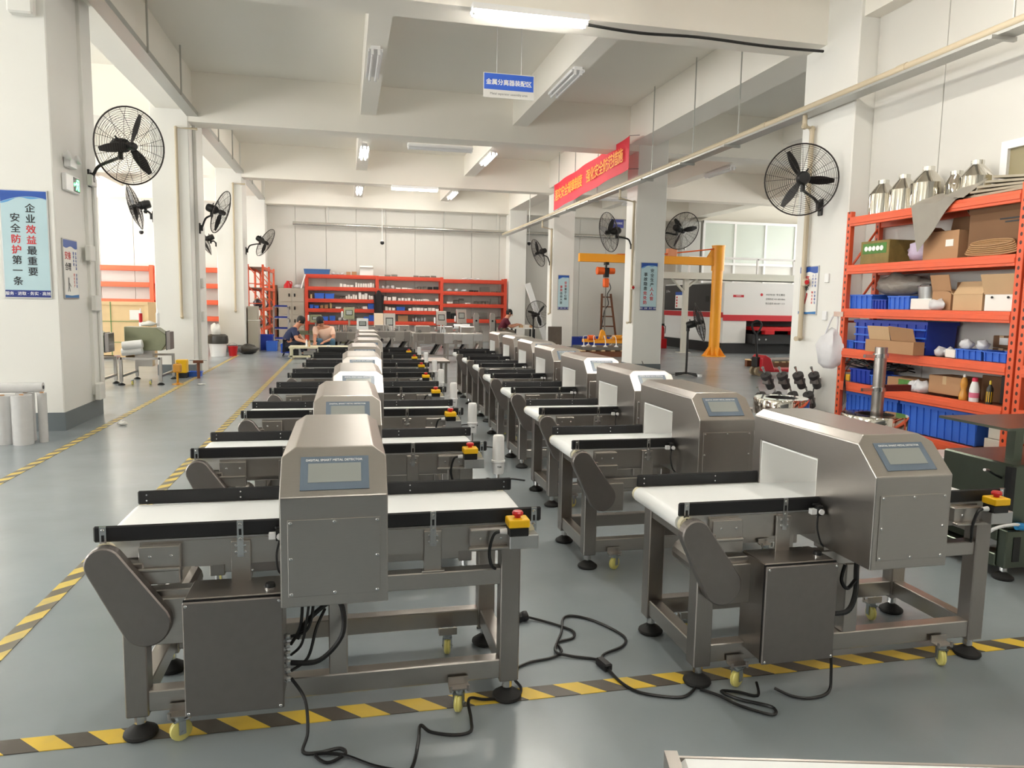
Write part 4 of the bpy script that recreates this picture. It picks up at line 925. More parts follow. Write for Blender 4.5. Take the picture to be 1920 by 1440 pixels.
lump('plastic_bag', 'crumpled clear bag in front of the narrow carton', (6.08, 6.62, 1.60), (.12, .2, .12), BAG, seed=9)
# --- fourth shelf
cr = bin_('lattice_crate', 'large blue lattice-sided crate on the fourth rack shelf', 6.1, 6.48, 6.75, 7.9, 1.11, .36, BLUED, ribs=9, taper=.97, cat='crate')
for z in (.08, .17, .26): MB().box(-.206, -.19, -.57, .57, z, z + .018).build('lattice_bar', BLUEP, cr)
bin_('parts_bin', 'tiny blue bin squeezed beside the lattice crate', XF, 6.3, 7.94, 8.06, 1.11, .10)
carton('open_carton', 'wide brown carton with two front flaps before the lattice crate', 5.94, 6.08, 6.75, 7.5, 1.11, .14, CARD, flaps=(('-x', -20, .0001),))
fp = thing('loose_flaps', 'pair of brown cardboard flaps leaning above the wide carton', 'cardboard', (5.95, 7.12, 1.255)); MB().obox((0, .18, .07), (.006, .34, .17), (0, R(-14), 0)).build('flap', CARD2, fp); MB().obox((-.01, -.19, .07), (.006, .36, .17), (R(4), R(-22), 0)).build('flap', CARD, fp)
for i, (y, s) in enumerate(((6.62, .13), (6.54, .10), (6.28, .16), (6.13, .14))):
    lump('plastic_bag', 'small clear parts bag on the fourth shelf, %s from the wide carton' % ORD[i], (6.16 + .05 * (i % 2), y, 1.11 + (.10 if i > 1 else 0)), (.12, s * .8, .11), BAG, seed=11 + i)
carton('white_box', 'small white box between bags and blue bins', XF, 6.2, 6.38, 6.51, 1.11, .085, PAPER, 'box', tape=False)
bin_('parts_bin', 'shallow blue bin holding clear bags on the fourth shelf', XF, 6.36, 6.05, 6.36, 1.11, .10)
bin_('parts_bin', 'shallow blue bin at the open end of the fourth shelf', XF, 6.36, 5.69, 6.02, 1.11, .095)
for k, (y0, y1, nn) in enumerate(((6.0, 6.2, 2), (5.72, 5.96, 2))):
    for q in range(nn): carton('small_carton', 'small brown carton with white label, %s stack %s layer' % (('inner', 'outer')[k], ('bottom', 'top')[q]), 6.39, 6.5, y0, y1, 1.11 + .125 * q, .12, CARDD, lbl=(-.08, .02, .03, .1))
# --- fifth shelf
bin_('parts_bin', 'blue bin under black cables on the fifth shelf', 6.12, 6.45, 7.6, 7.95, .70, .17, BLUED)
bin_('parts_bin', 'low blue bin beside the green carton on the fifth shelf', XF, 6.4, 7.36, 7.58, .70, .12)
bc = thing('cable_bundle', 'tangled black cable bundle heaped on the fifth rack shelf', 'cables', (6.2, 7.55, .88))
for k in range(9):
    rr = random.Random(k); pts = [(rr.uniform(-.12, .15), -.45 + .9 * i / 7 + rr.uniform(-.05, .05), rr.uniform(.0, .11)) for i in range(8)]
    MB().tube(smooth_path(pts, 4), .008, 5).build('cable', BLACK, bc)
for k in range(4): MB().tube(smooth_path([(-.14, .33, .05), (-.2, .34, -.05), (-.195, .34 + .01 * k, -.2), (-.19, .30 + .025 * k, -.42 - .02 * k)], 4), .004, 5).build('hanging_wire', BLACK, bc)
yb = carton('yellow_packet', 'yellow and clear packet at the column end of the fifth shelf', XF, 6.2, 7.98, 8.06, .70, .08, mat('yellow_print', (226, 184, 60), .4), 'packet', tape=False)
gcc = carton('printed_carton', 'green and brown fruit carton on the fifth rack shelf', XF, 6.4, 6.92, 7.32, .70, .13, CARD, tape=False)
MB().box(-.158, -.156, -.2, .0, .01, .12).build('printed_band', mat('leaf_green', (74, 128, 52), .5), gcc)
for i, (y, s) in enumerate(((6.88, .16), (6.79, .2))): lump('plastic_bag', 'white crumpled bag beside the fruit carton, %s' % ('smaller', 'larger')[i], (6.12, y, .70), (.14, s, .14), BAG, seed=21 + i)
carton('brown_carton', 'plain brown taped carton on the fifth rack shelf', XF, 6.42, 6.27, 6.7, .72, .19, CARD)
def bottle(label, y, prof, m, cm, ch):
    t = thing('bottle', label, 'bottle', (6.10, y, .702), 0); MB().lathe(prof, 18).build('body', m, t); r, z = prof[-1]; MB().lathe([(r * 1.05, z), (r * 1.05, z + ch), (r * .6, z + ch + .01), (0, z + ch + .01)], 14).build('cap', cm, t); return t
bottle('amber drink bottle with white cap on the fifth shelf', 6.21, [(0, 0), (.04, 0), (.042, .05), (.024, .1), (.036, .16), (.03, .2), (.014, .23)], mat('amber', (206, 146, 60), .2), WHITEP, .02)
bt = bottle('white spray bottle with pink cap on the fifth shelf', 6.08, [(0, 0), (.044, 0), (.046, .12), (.036, .17), (.026, .2)], WHITEP, mat('pink_cap', (222, 60, 90), .35), .03)
MB().lathe([(.0465, .04), (.047, .09)], 18).build('printed_band', mat('pink_print', (230, 120, 150), .4), bt)
bt = bottle('yellow and black grease bottle on the fifth shelf', 5.9, [(0, 0), (.03, 0), (.03, .15), (.02, .17), (.01, .19)], mat('black_label', (30, 30, 26), .35), mat('yellow_cap', (230, 200, 60), .4), .03)
MB().lathe([(.0305, .02), (.0305, .12)], 10).build('printed_band', YEL, bt)
tag(MB().box(6.2, 6.24, 5.68, 5.88, .702, .98).build('panel_board', mat('dark_board', (44, 38, 36), .5), bevel=.004), 'dark panel standing at the open end of the fifth shelf', 'panel')
tag(MB().box(6.26, 6.29, 5.9, 6.16, .702, .96).build('panel_board', CARDD, bevel=.004), 'brown board standing behind the bottles', 'panel')
# --- bottom shelf: ribbed totes
bin_('storage_tote', 'tall ribbed blue tote at the column end of the bottom shelf', XF, 6.45, 7.52, 8.0, .25, .325, ribs=7)
bin_('storage_tote', 'ribbed blue tote in the middle of the bottom shelf', XF, 6.45, 7.12, 7.46, .25, .325, ribs=5)
bin_('storage_tote', 'long ribbed blue tote on the bottom shelf beside the grey boxes', XF, 6.45, 6.02, 7.06, .25, .325, ribs=11)
for q in range(2): carton('grey_box', 'grey box on the bottom shelf, %s of two stacked' % ('lower', 'upper')[q], XF, 6.35, 5.68 , 5.94 - .04 * q, .25 + .115 * q, .11, mat('grey_board', (196, 192, 180), .6), 'box', tape=False)
carton('brown_carton', 'small brown carton on the floor under the rack', 6.1, 6.4, 6.3, 6.6, 0, .1, CARD)
hb_ = thing('carrier_bag', 'white plastic carrier bag hanging from the rack upright', 'plastic bag', (6.02, 8.24, .84))
lump('bag_body', '', (0, 0, .0), (.26, .40, .52), BAG, parent=hb_, seed=31)
MB().tube(smooth_path([(-.02, .1, .42), (0, .02, .62), (.02, -.05, .70), (.02, -.08, .62), (0, -.1, .42)]), .012, 6).build('bag_handle', BAG, hb_)
MB().box(.0, .05, -.2, -.02, .66, .72).build('hook', CHROME, hb_)
# ================================================================== PIPELINE UNITS AND MOTORS BY THE RACK COLUMN
mp_ = thing('motor_frame', 'low frame stacked with small geared motors beside the rack column', 'frame', (5.75, 8.75, 0))
MB().box(-.45, .45, -.25, .25, .20, .24).box(-.43, -.39, -.23, -.19, 0, .2).box(.39, .43, -.23, -.19, 0, .2).box(-.43, -.39, .19, .23, 0, .2).box(.39, .43, .19, .23, 0, .2).build('stand', STEEL, mp_)
DARKM = mat('dark_cast_motor', (74, 72, 72), .45, .4)
def motor(label, loc, rz):
    t = thing('geared_motor', label, 'motor', loc, rz, 'geared motors')
    Mx = Matrix.Rotation(R(35), 4, 'Y')
    MB().lathe([(0, -.12), (.05, -.12), (.055, -.1), (.055, .04), (.07, .05), (.07, .1), (0, .1)], 14, Mx).build('motor_body', DARKM, t)
    MB().box(-.06, .06, -.05, .05, -.05, .03).build('gearbox', STEELD, t, bevel=.008)
    MB().lathe([(.013, .1), (.013, .2), (.018, .2), (.018, .22), (0, .22)], 10, Mx).build('shaft', CHROME, t)
    return t
k = 0
for row in range(2):
    for i in range(4):
        motor('dark geared motor with bright shaft, %s layer, %s from the column' % (('lower', 'upper')[row], ORD[3 - i]), (5.40 + .235 * i + .03 * row, 8.72 - .05 * row, .37 + .27 * row), R(200 + 2 * i)); k += 1
def ring(label, loc, r, pipe):
    t = thing('ring_separator', label, 'separator', loc, 0, 'ring-shaped separators')
    MB().lathe([(r * .55, .0), (r, 0), (r, .16), (r * .97, .18), (r * .6, .18), (r * .55, .16)], 28).build('ring_body', MIRROR, t, angle=30)
    MB().lathe([(r * .55, .02), (r * .56, .181), (r * .5, .181), (r * .5, .02)], 24).build('inner_sleeve', BLACK, t)
    for a in (45, 135, 225, 315): MB().box(r * .7 * math.cos(R(a)) - .02, r * .7 * math.cos(R(a)) + .02, r * .7 * math.sin(R(a)) - .02, r * .7 * math.sin(R(a)) + .02, -loc[2], 0).build('stand_leg', STEEL, t)
    for s in (-1, 1): MB().box(-r * .49, r * .49, s * r * .495 - .012, s * r * .495 + .012, -.14, -.10).build('stand_rail', STEEL, t)
    if pipe:
        MB().cyl((.02, 0, .1), (.02, 0, .82), .055, n=20).build('riser_pipe', STEEL, t)
        for z in (.40, .72): MB().lathe([(.055, 0), (.068, 0), (.068, .04), (.055, .04)], 18, c=(.02, 0, z)).box(-.16, -.04, -.015, .015, z, z + .03).build('pipe_clamp', CHROME, t)
        MB().box(.08, .36, -.03, .03, .40, .46).build('outlet_arm', mat('dark_red_arm', (96, 30, 30), .4), t)
    return t
ring('polished ring separator standing before the geared motors', (4.75, 7.3, .42), .3, False)
ring('polished ring separator with tall riser pipe before the blue totes', (4.95, 6.05, .42), .3, True)
# ================================================================== NEIGHBOUR MACHINE AT THE RIGHT AND WHITE BED IN FRONT
nm = thing('separator_machine', 'dark green stainless separator cabinet standing beside the rack, on round feet', 'machine', (3.9, 3.52, 0))
GRN = mat('greenish_stainless', (104, 112, 100), .3, .9, noise=.1)
MB().box(-.1, 1.0, -.05, .02, .08, .31).box(-.1, 1.0, .5, .57, .08, .31).box(-.1, .0, .02, .5, .23, .31).box(-.1, .0, .02, .5, .08, .15).build('base_frame', GRN, nm, bevel=.006)
MB().box(-.07, 1.0, -.03, .5, .31, .70).build('cabinet', GRN, nm, bevel=.01)
MB().box(-.1, -.07, -.045, .0, .40, .69).build('door_edge', BLACK, nm)
for x in (.06, .8): MB().box(x, x + .06, .1, .16, .70, .92).build('post', GRN, nm)
MB().box(-.22, 1.05, -.1, .4, .92, .935).build('top_plate', GRN, nm)
for x, y in ((-.05, 0), (-.05, .52)):
    f = link('levelling_foot', _shared['levelling_foot'], nm, (x, y, 0)); link('threaded_stem', _shared['threaded_stem'], f)
MB().box(-.05, .0, -.053, -.05, .12, .27).build('slot_opening', BLACK, nm)
MB().tube(smooth_path([(-.05, .05, .6), (-.12, .05, .63), (-.22, .0, .67)]), .008).build('air_line', BLACK, nm)
MB().tube(smooth_path([(-.22, .0, .67), (-.27, -.02, .68)]), .009, 8).build('air_nozzle', STEELD, nm)
MB().tube(smooth_path([(.0, -.06, .33), (-.08, -.08, .36), (-.2, -.05, .33), (-.24, .0, .24)]), .010).build('clear_hose', WHITEP, nm)
MB().cyl((-.06, -.07, .345), (.05, -.08, .335), .022, n=10).build('blue_connector', mat('cyan_blue', (40, 150, 220), .35), nm)
s2 = thing('separator_box', 'low green-grey stainless box with clear cover sheets behind the first rack-side machine', 'machine', (4.6, 4.75, 0))
MB().box(-.35, .55, -.3, .35, .1, .42).build('body', GRN, s2, bevel=.01)
for x in (-.3, .5):
    for y in (-.25, .3): MB().box(x - .03, x + .03, y - .03, y + .03, 0, .1).build('leg', GRN, s2)
MB().box(-.38, .58, -.33, .38, .42, .43).build('cover_sheet', FILM, s2)
MB().box(-.1, .4, -.2, .25, .43, .47).build('clear_lid', FILM, s2, bevel=.004)
wt = thing('white_conveyor_bed', 'white conveyor bed with steel edge in front of the machines', 'conveyor', (.60, 1.235, 0), R(-13.9))
MB().box(.02, 1.5, -.52, -.005, .70, .74).build('bed', BELT, wt, bevel=.012)
MB().box(-.005, .02, -.52, 0, .69, .745).box(.02, 1.5, -.006, 0, .69, .735).build('edge_strip', STEEL, wt)
for x in (.08, 1.42):
    for y in (-.46, -.07): MB().box(x - .03, x + .03, y - .03, y + .03, 0, .70).build('leg', STEEL, wt)
# ================================================================== BACK OF THE HALL
BL = [[2.54, 2.08, 1.63, 1.26, .80], [2.52, 2.05, 1.60, 1.22, .80], [2.47, 2.0, 1.52, .92]]
BX = [-1.42, 1.2, 3.68, 6.22]
GREYDECK = mat('grey_shelf_board', (150, 140, 126), .6)
rack('shelf_rack', 'long red three-bay rack of small parts against the back wall', (0, 28.85, 0), 0, BX, .55, BL, 2.535, REDRACK, REDRACK, bh=.14, deck=GREYDECK, uw=.12)
METAL = mat('dull_metal_part', (130, 126, 120), .4, .7)
bayname = ('cabinet-side bay', 'middle bay', 'column-side bay')
def shelf_items(bay, lv, spec):
    """spec: list of (kind, x0, x1, count, height)"""
    z = BL[bay][lv]; rnd = random.Random(bay * 10 + lv); cnt = {}
    for kind, x0, x1, n, h in spec:
        sh_ = '%s shelf, %s of red rack' % (('top', 'second', 'third', 'fourth', 'lowest')[lv], bayname[bay]); grp = '%s, %s' % (kind, sh_)
        for i in range(n):
            cnt[kind] = cnt.get(kind, 0) + 1; where = sh_ + ', %s from cabinet side' % ORD[cnt[kind] - 1]
            w = (x1 - x0) / n; a = x0 + w * i; ww = w * rnd.uniform(.72, .93); hh = h * rnd.uniform(.65, 1.1); y0 = 28.9 + rnd.uniform(0, .06); d = rnd.uniform(.12, .26)
            if kind == 'white box': o = carton('small_white_box', 'white box, ' + where, a, a + ww, y0, y0 + d, z, hh, PAPER, 'box', tape=False, group=grp)
            elif kind == 'brown box': o = carton('small_brown_box', 'brown box, ' + where, a, a + ww, y0, y0 + d, z, hh, CARD, 'box', group=grp)
            elif kind == 'blue bin': o = bin_('small_blue_bin', 'blue bin, ' + where, a, a + ww, y0, y0 + .3, z, hh, BLUEP, grp, ribs=3, fill=PAPER)
            elif kind == 'clear bag': o = lump('parts_bag', 'clear bag, ' + where, (a + ww / 2, y0 + .12, z), (ww, .22, hh), BAG, 'plastic bag', i + lv, grp, n=10)
            elif kind == 'metal part': o = tag(MB().obox((a + ww / 2, y0 + .12, z + hh * .3 + .002), (ww, .16, hh * .5)).cyl((a, y0 + .1, z + hh * .6), (a + ww, y0 + .14, z + hh * .6), hh * .3, n=8).build('metal_part', METAL), 'metal part, ' + where, 'metal part', grp)
            elif kind == 'black part': o = tag(MB().obox((a + ww / 2, y0 + .12, z + hh * .5 + .002), (ww, .16, hh)).build('black_part', BLACK, bevel=.01), 'black part, ' + where, 'machine part', grp)
            elif kind == 'bottle':
                t = thing('small_bottle', 'bottle, ' + where, 'bottle', (a + ww / 2, y0 + .1, z + .002), 0, grp); MB().lathe([(0, 0), (.04, 0), (.04, hh * .7), (.015, hh * .8)], 10).build('body', mat('cream_bottle', (226, 206, 150), .4), t); MB().lathe([(.017, hh * .78), (.017, hh), (0, hh)], 8).build('cap', BLACK, t)
            elif kind == 'tray stack':
                t = thing('tray_stack', 'tray stack, ' + where, 'trays', (a + ww / 2, y0 + .15, z + .002), 0, grp)
                for k in range(5): MB().obox((0, 0, hh * (k + .4) / 5), (ww * (1 - .02 * k), .26, hh / 5 * .6)).build('tray', METAL, t)
shelf_items(0, 1, [('white box', -.2, .32, 4, .13), ('white box', .38, 1.1, 8, .17)])
shelf_items(0, 2, [('bottle', -1.3, -1.2, 1, .2), ('blue bin', -1.12, -.35, 2, .21), ('metal part', -.2, .0, 2, .12), ('white box', .02, .45, 5, .16), ('white box', .5, .85, 3, .26), ('white box', .88, 1.12, 4, .15)])
shelf_items(0, 3, [('blue bin', -1.3, -.95, 2, .16), ('brown box', -.92, -.62, 2, .16), ('bottle', -.58, -.48, 1, .26), ('white box', -.36, -.12, 1, .1), ('metal part', -.1, .6, 5, .12), ('white box', .65, .85, 1, .12), ('blue bin', .86, 1.12, 1, .2)])
shelf_items(0, 4, [('blue bin', -.85, -.3, 2, .22), ('clear bag', -.28, .1, 2, .2), ('metal part', .2, .6, 3, .2), ('blue bin', .7, 1.1, 2, .22)])
shelf_items(1, 1, [('clear bag', 1.35, 1.9, 3, .15), ('white box', 1.92, 2.6, 3, .05), ('metal part', 2.65, 3.1, 4, .12), ('black part', 3.15, 3.6, 2, .14)])
shelf_items(1, 2, [('white box', 1.42, 1.95, 3, .16), ('white box', 2.0, 2.5, 4, .11), ('white box', 2.55, 3.2, 8, .08), ('white box', 3.45, 3.6, 1, .1)])
shelf_items(1, 3, [('white box', 1.5, 1.9, 3, .15), ('blue bin', 1.95, 2.35, 1, .17), ('white box', 2.4, 3.6, 8, .12)])
shelf_items(1, 4, [('brown box', 2.0, 2.5, 1, .24), ('clear bag', 2.55, 3.1, 5, .18)])
shelf_items(2, 1, [('clear bag', 3.9, 4.75, 3, .12), ('black part', 4.8, 5.2, 2, .09), ('tray stack', 5.22, 5.65, 1, .22), ('metal part', 5.7, 6.1, 2, .05)])
shelf_items(2, 2, [('white box', 3.9, 4.15, 2, .1), ('metal part', 4.18, 4.6, 2, .22), ('white box', 4.62, 4.85, 2, .06), ('metal part', 5.0, 5.6, 4, .13), ('tray stack', 5.65, 6.05, 1, .26)])
shelf_items(2, 3, [('black part', 3.85, 4.3, 2, .26), ('metal part', 4.9, 5.3, 2, .12), ('tray stack', 5.15, 5.6, 1, .28), ('metal part', 5.65, 6.1, 3, .14)])
shelf_items(1, 0, [('metal part', 1.5, 2.0, 2, .1), ('metal part', 2.6, 3.5, 4, .09)])
shelf_items(2, 0, [('clear bag', 4.5, 5.3, 3, .09)])
shelf_items(0, 0, [('clear bag', -.5, .0, 3, .1), ('brown box', .05, .45, 2, .12)])
bin_('long_blue_tray', 'long blue tray on top of the red rack', -1.5, -.55, 28.88, 29.25, 2.54, .19, mat('muted_blue_plastic', (62, 104, 160), .45), ribs=2)
carton('white_carton', 'open white carton on top of the red rack', .55, 1.05, 28.9, 29.25, 2.54, .27, PAPER, flaps=(('+y', 20, .12), ('-y', 70, .1)))
ck = thing('jacket', 'black jacket hanging from the red rack upright', 'jacket', (1.25, 28.76, 1.02))
b = MB(); prof = [(0, .0), (.17, .02), (.17, .3), (.14, .6), (.13, .8), (.06, .93), (0, .97)]; b.lathe(prof, 14, Matrix.Diagonal((1, .42, 1, 1))); b.build('cloth', mat('black_cloth', (24, 20, 22), .8, bump=.6, nscale=9), ck)
MB().obox((.14, -.02, .5), (.08, .09, .6), (0, R(5), 0)).build('sleeve', mat('black_cloth', (24, 20, 22), .8), ck, bevel=.03); MB().obox((-.14, -.02, .5), (.08, .09, .6), (0, R(-5), 0)).build('sleeve', MATS['black_cloth'], ck, bevel=.03)
# empty orange racks along the back wall of the window bay
EL = [.9, 1.5, 2.1, 2.68]
rack('shelf_rack', 'empty orange rack on the back wall behind the wooden crate', (0, 28.85, 0), 0, [-9.7, -6.78], .55, EL, 2.72, ORANGE, ORANGE, bh=.17, deck=PAPER, uw=.14)
rack('shelf_rack', 'empty orange rack on the back wall seen between two white columns', (0, 28.85, 0), 0, [-6.5, -3.75], .55, EL, 2.72, ORANGE, ORANGE, bh=.17, deck=PAPER, uw=.14)
sr = rack('shelf_rack', 'narrow orange side rack packed with bags beside the grey cabinets', (-2.5, 24.6, 0), R(90), [0, 1.9, 3.6], .5, [.7, 1.3, 1.95, 2.6], 2.66, ORANGE, ORANGE, bh=.1, deck=GREYDECK, uw=.1)
rnd = random.Random(5)
for lv, z in enumerate((.7, 1.3)):
    for i in range(7):
        y = (24.72, 25.15, 25.6, 26.05, 26.6, 27.05, 27.55)[i] + rnd.uniform(0, .04); w_ = ('lower', 'middle')[lv]
        if i % 3 == 2: carton('brown_carton', 'brown carton on the %s shelf of the side rack, %s item from the column' % (w_, ORD[i]), -2.92, -2.6, y, y + .32, z, .3, CARD, group='cartons on the side rack %s shelf' % w_)
        else: lump('parts_bag', ('pale' if i % 2 else 'dark') + ' bag on the %s shelf of the side rack, %s item from the column' % (w_, ORD[i]), (-2.72, y + .15, z), (.3, .36, .3), BAG if i % 2 else mat('dark_film', (60, 60, 70), .3), 'plastic bag', i, 'bags on the side rack %s shelf' % w_, n=10)
# cabinets, trolley, baskets
cab = thing('filing_cabinet', 'grey steel cabinet column beside the white column and side rack', 'cabinet', (-2.72, 23.45, 0))
MB().box(-.14, .16, -.1, .45, 0, .93).build('lower_unit', GREY, cab, bevel=.006); MB().box(-.15, .17, -.11, .45, .93, .95).build('top_strip', PAPER, cab); MB().box(-.14, .13, -.06, .45, .95, 1.36).build('upper_unit', GREY, cab, bevel=.006)
tc_ = thing('drawer_cabinet', 'tall grey cabinet with drawer columns next to the red rack', 'cabinet', (-1.95, 28.9, 0))
MB().box(-.48, .46, 0, .5, 0, 2.0).build('body', GREY, tc_, bevel=.01)
for i in range(4):
    for s in (0, 1):
        d = MB().box(-.45 + s * .46, -.02 + s * .46, -.012, 0, .06 + .48 * i, .50 + .48 * i).build('drawer', GREY, tc_, bevel=.004); MB().box(-.12 + s * .2, -.07 + s * .2, -.03, -.012, .24 + .48 * i, .36 + .48 * i).build('handle', BLACK, d)
jg = thing('watering_jug', 'red plastic jug on top of the tall grey cabinet', 'jug', (-2.1, 29.05, 2.002)); MB().lathe([(0, 0), (.15, 0), (.14, .12), (.06, .22), (.04, .27), (0, .27)], 14).build('body', RED, jg); MB().tube(smooth_path([(.05, 0, .24), (.14, 0, .22), (.14, 0, .08)]), .018).build('handle', RED, jg)
lump('plastic_bag', 'pale bag on top of the tall grey cabinet', (-1.7, 29.1, 2.0), (.36, .24, .16), BAG, seed=3)
tag(MB().tube([(-1.6, 28.82, 2.0), (-1.45, 28.8, 2.52)], .03, 6).build('leaning_tube', PAPER), 'pale tube leaning between grey cabinet and red rack', 'tube')
tag(MB().box(-2.75, -2.5, 29.0, 29.35, 0, 2.1).build('wooden_board', WOODD), 'dark wooden board standing between side rack and tall cabinet', 'board')
tr_ = thing('tool_trolley', 'grey tool trolley with blue trays behind the seated workers', 'trolley', (-2.15, 26.5, 0))
for x in (-.24, .24):
    for y in (-.15, .2): MB().box(x - .02, x + .02, y - .02, y + .02, .05, 1.35).build('post', mat('pale_grey_enamel', (190, 190, 186), .4), tr_); MB().sph((x, y, .035), .035, 8).build('caster', RUBBER, tr_)
for z in (.2, .55, .92, 1.3): s_ = MB().box(-.26, .26, -.17, .22, z, z + .025).build('shelf', MATS['pale_grey_enamel'], tr_); MB().box(-.2, .2, -.12, .17, z + .025, z + .08).build('blue_tray', BLUED, s_)
for i, (x, y, w, h) in enumerate(((-2.42, 24.15, .42, .48), (-2.2, 23.7, .3, .3), (-1.75, 24.05, .42, .2))):
    bin_('blue_tub', ('tall blue tub with clear bags beside the grey cabinet', 'blue tub of the floor pile beside the trolley', 'low blue crate on the floor behind the navy-shirted worker')[i], x - w / 2, x + w / 2, y - .2, y + .2, 0, h, BLUEP if i else BLUED, ribs=3, fill=FILM if i == 0 else None)
# bin and bucket by the column
wbn = thing('waste_bin', 'white waste bin with black liner beside the white column', 'bin', (-3.42, 21.5, 0))
MB().lathe([(0, 0), (.20, 0), (.235, .40), (.24, .41), (.2, .41)], 20).build('body', WHITEP, wbn); MB().lathe([(.2, .38), (.265, .35), (.275, .44), (.26, .56), (.2, .6), (.0, .55)], 18).build('liner', mat('black_liner', (56, 54, 50), .35, bump=.7, nscale=12), wbn)
lump('white_rubbish', 'white foam rubbish piled in the lined bin', (-3.47, 21.5, .56), (.26, .3, .36), PAPER, 'rubbish', 8)
bk_ = thing('red_bucket', 'red bucket on the floor next to the lined bin', 'bucket', (-3.05, 21.6, 0)); MB().lathe([(0, 0), (.10, 0), (.135, .26), (.14, .27), (.12, .27), (.09, .02), (0, .02)], 16).build('body', RED, bk_); MB().tube([(.13 * math.cos(a), .0, .26 + .1 * math.sin(a)) for a in [math.pi * i / 8 for i in range(9)]], .006).build('handle', CHROME, bk_)
lump('rubbish_sack', 'black rubbish sack lying by the white column', (-2.75, 22.4, 0), (.55, .45, .3), MATS['black_liner'], 'rubbish sack', 6)
# ------------------------------------------------------------------ window bay: crate, machines, rolls
wc = thing('wooden_crate', 'large pale plywood crate strapped with green bands in the window bay', 'crate', (-5.55, 21.0, 0))
for x in (-.55, .0, .55): MB().box(x - .06, x + .06, -.5, .5, 0, .1).build('skid', WOOD, wc)
MB().box(-.62, .62, -.5, .5, .1, 1.45).build('body', WOOD, wc, smooth=False)
for x in (-.62, .55): MB().box(x, x + .09, -.525, -.5, .1, 1.45).build('batten', WOOD, wc)
for z in (.1, 1.37): MB().box(-.62, .64, -.528, -.5, z, z + .09).build('batten', WOOD, wc)
for z in (.42, .95): MB().box(-.63, .65, -.533, -.529, z, z + .015).build('strap', mat('green_strap', (86, 130, 70), .5), wc)
MB().box(-.25, -.23, -.533, -.529, .1, 1.45).build('strap', MATS['green_strap'], wc); MB().box(.2, .45, -.532, -.529, 1.0, 1.25).build('paper_label', PAPER, wc)
w2 = thing('wooden_crate', 'second plywood crate behind the strapped crate by the orange rack', 'crate', (-4.35, 22.3, 0)); MB().box(-.45, .45, -.4, .4, .1, 1.42).build('body', WOOD, w2); MB().box(-.46, .46, -.42, -.4, 1.3, 1.42).build('batten', WOOD, w2); MB().box(-.4, .4, -.3, .3, 0, .1).build('skid', WOOD, w2)
MB().box(-.05, .2, -.423, -.421, .95, 1.2).build('paper_label', PAPER, w2)
tag(MB().obox((-3.4, 17.8, .9), (.06, .5, 1.85), (R(-6), 0, 0)).build('leaning_plank', WOOD), 'pale plank leaning behind the column with the drop pipe', 'plank')
def side_detector(label, loc, rz, lit=False):
    t = thing('metal_detector', label, 'metal detector', loc, rz, 'detectors in the window bay')
    G2 = mat('olive_stainless', (140, 142, 118), .3, .9, noise=.1)
    MB().prism([(-.35, .0), (.28, .0), (.36, .12), (.36, .3), (.2, .42), (-.35, .44)], -.17, .17).build('detector_head', G2, t, bevel=.01).location = (0, 0, .6)
    MB().box(.36, .43, -.16, .16, .62, .95).build('control_panel', STEELD, t, bevel=.006); MB().box(.355, .362, -.165, .165, .61, .96).build('gasket', BLACK, t)
    fr = MB()
    for x in (-.33, .33):
        for y in (-.52, .52): fr.box(x - .025, x + .025, y - .025, y + .025, .06, .5)
    fr.box(-.33, .33, -.545, -.5, .46, .5).box(-.33, .33, .5, .545, .46, .5).box(-.355, -.31, -.52, .52, .14, .18).box(.31, .355, -.52, .52, .14, .18).build('frame', STEEL, t)
    MB().box(-.2, .1, -.1, .1, .3, .6).build('pedestal', STEEL, t)
    for x in (-.33, .33):
        for y in (-.52, .52): f = link('levelling_foot', _shared['levelling_foot'], t, (x, y, 0)); link('threaded_stem', _shared['threaded_stem'], f)
    for x in (-.15, .15): o = link('caster_wheel', _shared['caster_wheel'], t, (x, -.5, .0395), (R(90), 0, R(80))); link('caster_fork', _shared['caster_fork'], t, (x, -.5, 0), (0, 0, R(80)))
    MB().cyl((-.33, -.36, .70), (.0, -.36, .74), .075, n=16).build('belt_roller', WHITEP, t); MB().cyl((-.36, -.30, .58), (-.02, -.30, .62), .07, n=16).build('belt_roller', WHITEP, t)
    if lit: MB().box(-.06, .06, -.58, -.55, .34, .6).build('lit_display', emis('teal_light', (120, 255, 220), 1.5), t); MB().box(-.08, .08, -.55, -.53, .3, .64).build('display_mount', STEELD, t)
    return t
sd = side_detector('olive stainless detector with white belt rolls beside the drop pipe column', (-3.62, 14.95, 0), R(0))
side_detector('olive stainless detector half hidden by the exit sign column', (-4.45, 14.2, 0), R(0), True)
for x, y, m, lb in ((-3.72, 14.95, RED, 'red and white sealant tube standing on the olive detector'), (-3.45, 15.05, WHITEP, 'white sealant tube standing on the olive detector')):
    t = thing('sealant_tube', lb, 'tube', (x, y, 1.046)); MB().lathe([(0, 0), (.032, 0), (.032, .24)], 12).build('body', m, t); MB().lathe([(.032, .24), (.012, .27), (.008, .33), (0, .33)], 10).build('nozzle', WHITEP, t)
    if m is RED: MB().lathe([(.033, .0), (.033, .07)], 12).build('printed_band', WHITEP, t)
lump('foam_scraps', 'white foam scraps on top of the olive detector', (-3.6, 14.98, 1.045), (.26, .2, .1), PAPER, 'scraps', 5)
gj = thing('brass_stand', 'yellow and brass tool stand on the floor beside the olive detector', 'stand', (-3.02, 14.5, 0)); MB().lathe([(.1, 0), (.1, .01), (.02, .03), (.02, .4), (0, .4)], 12).build('post', mat('brass', (210, 150, 50), .3, .9), gj); MB().obox((0, 0, .3), (.14, .1, .16)).build('block', mat('amber', (206, 146, 60), .2), gj, bevel=.02)
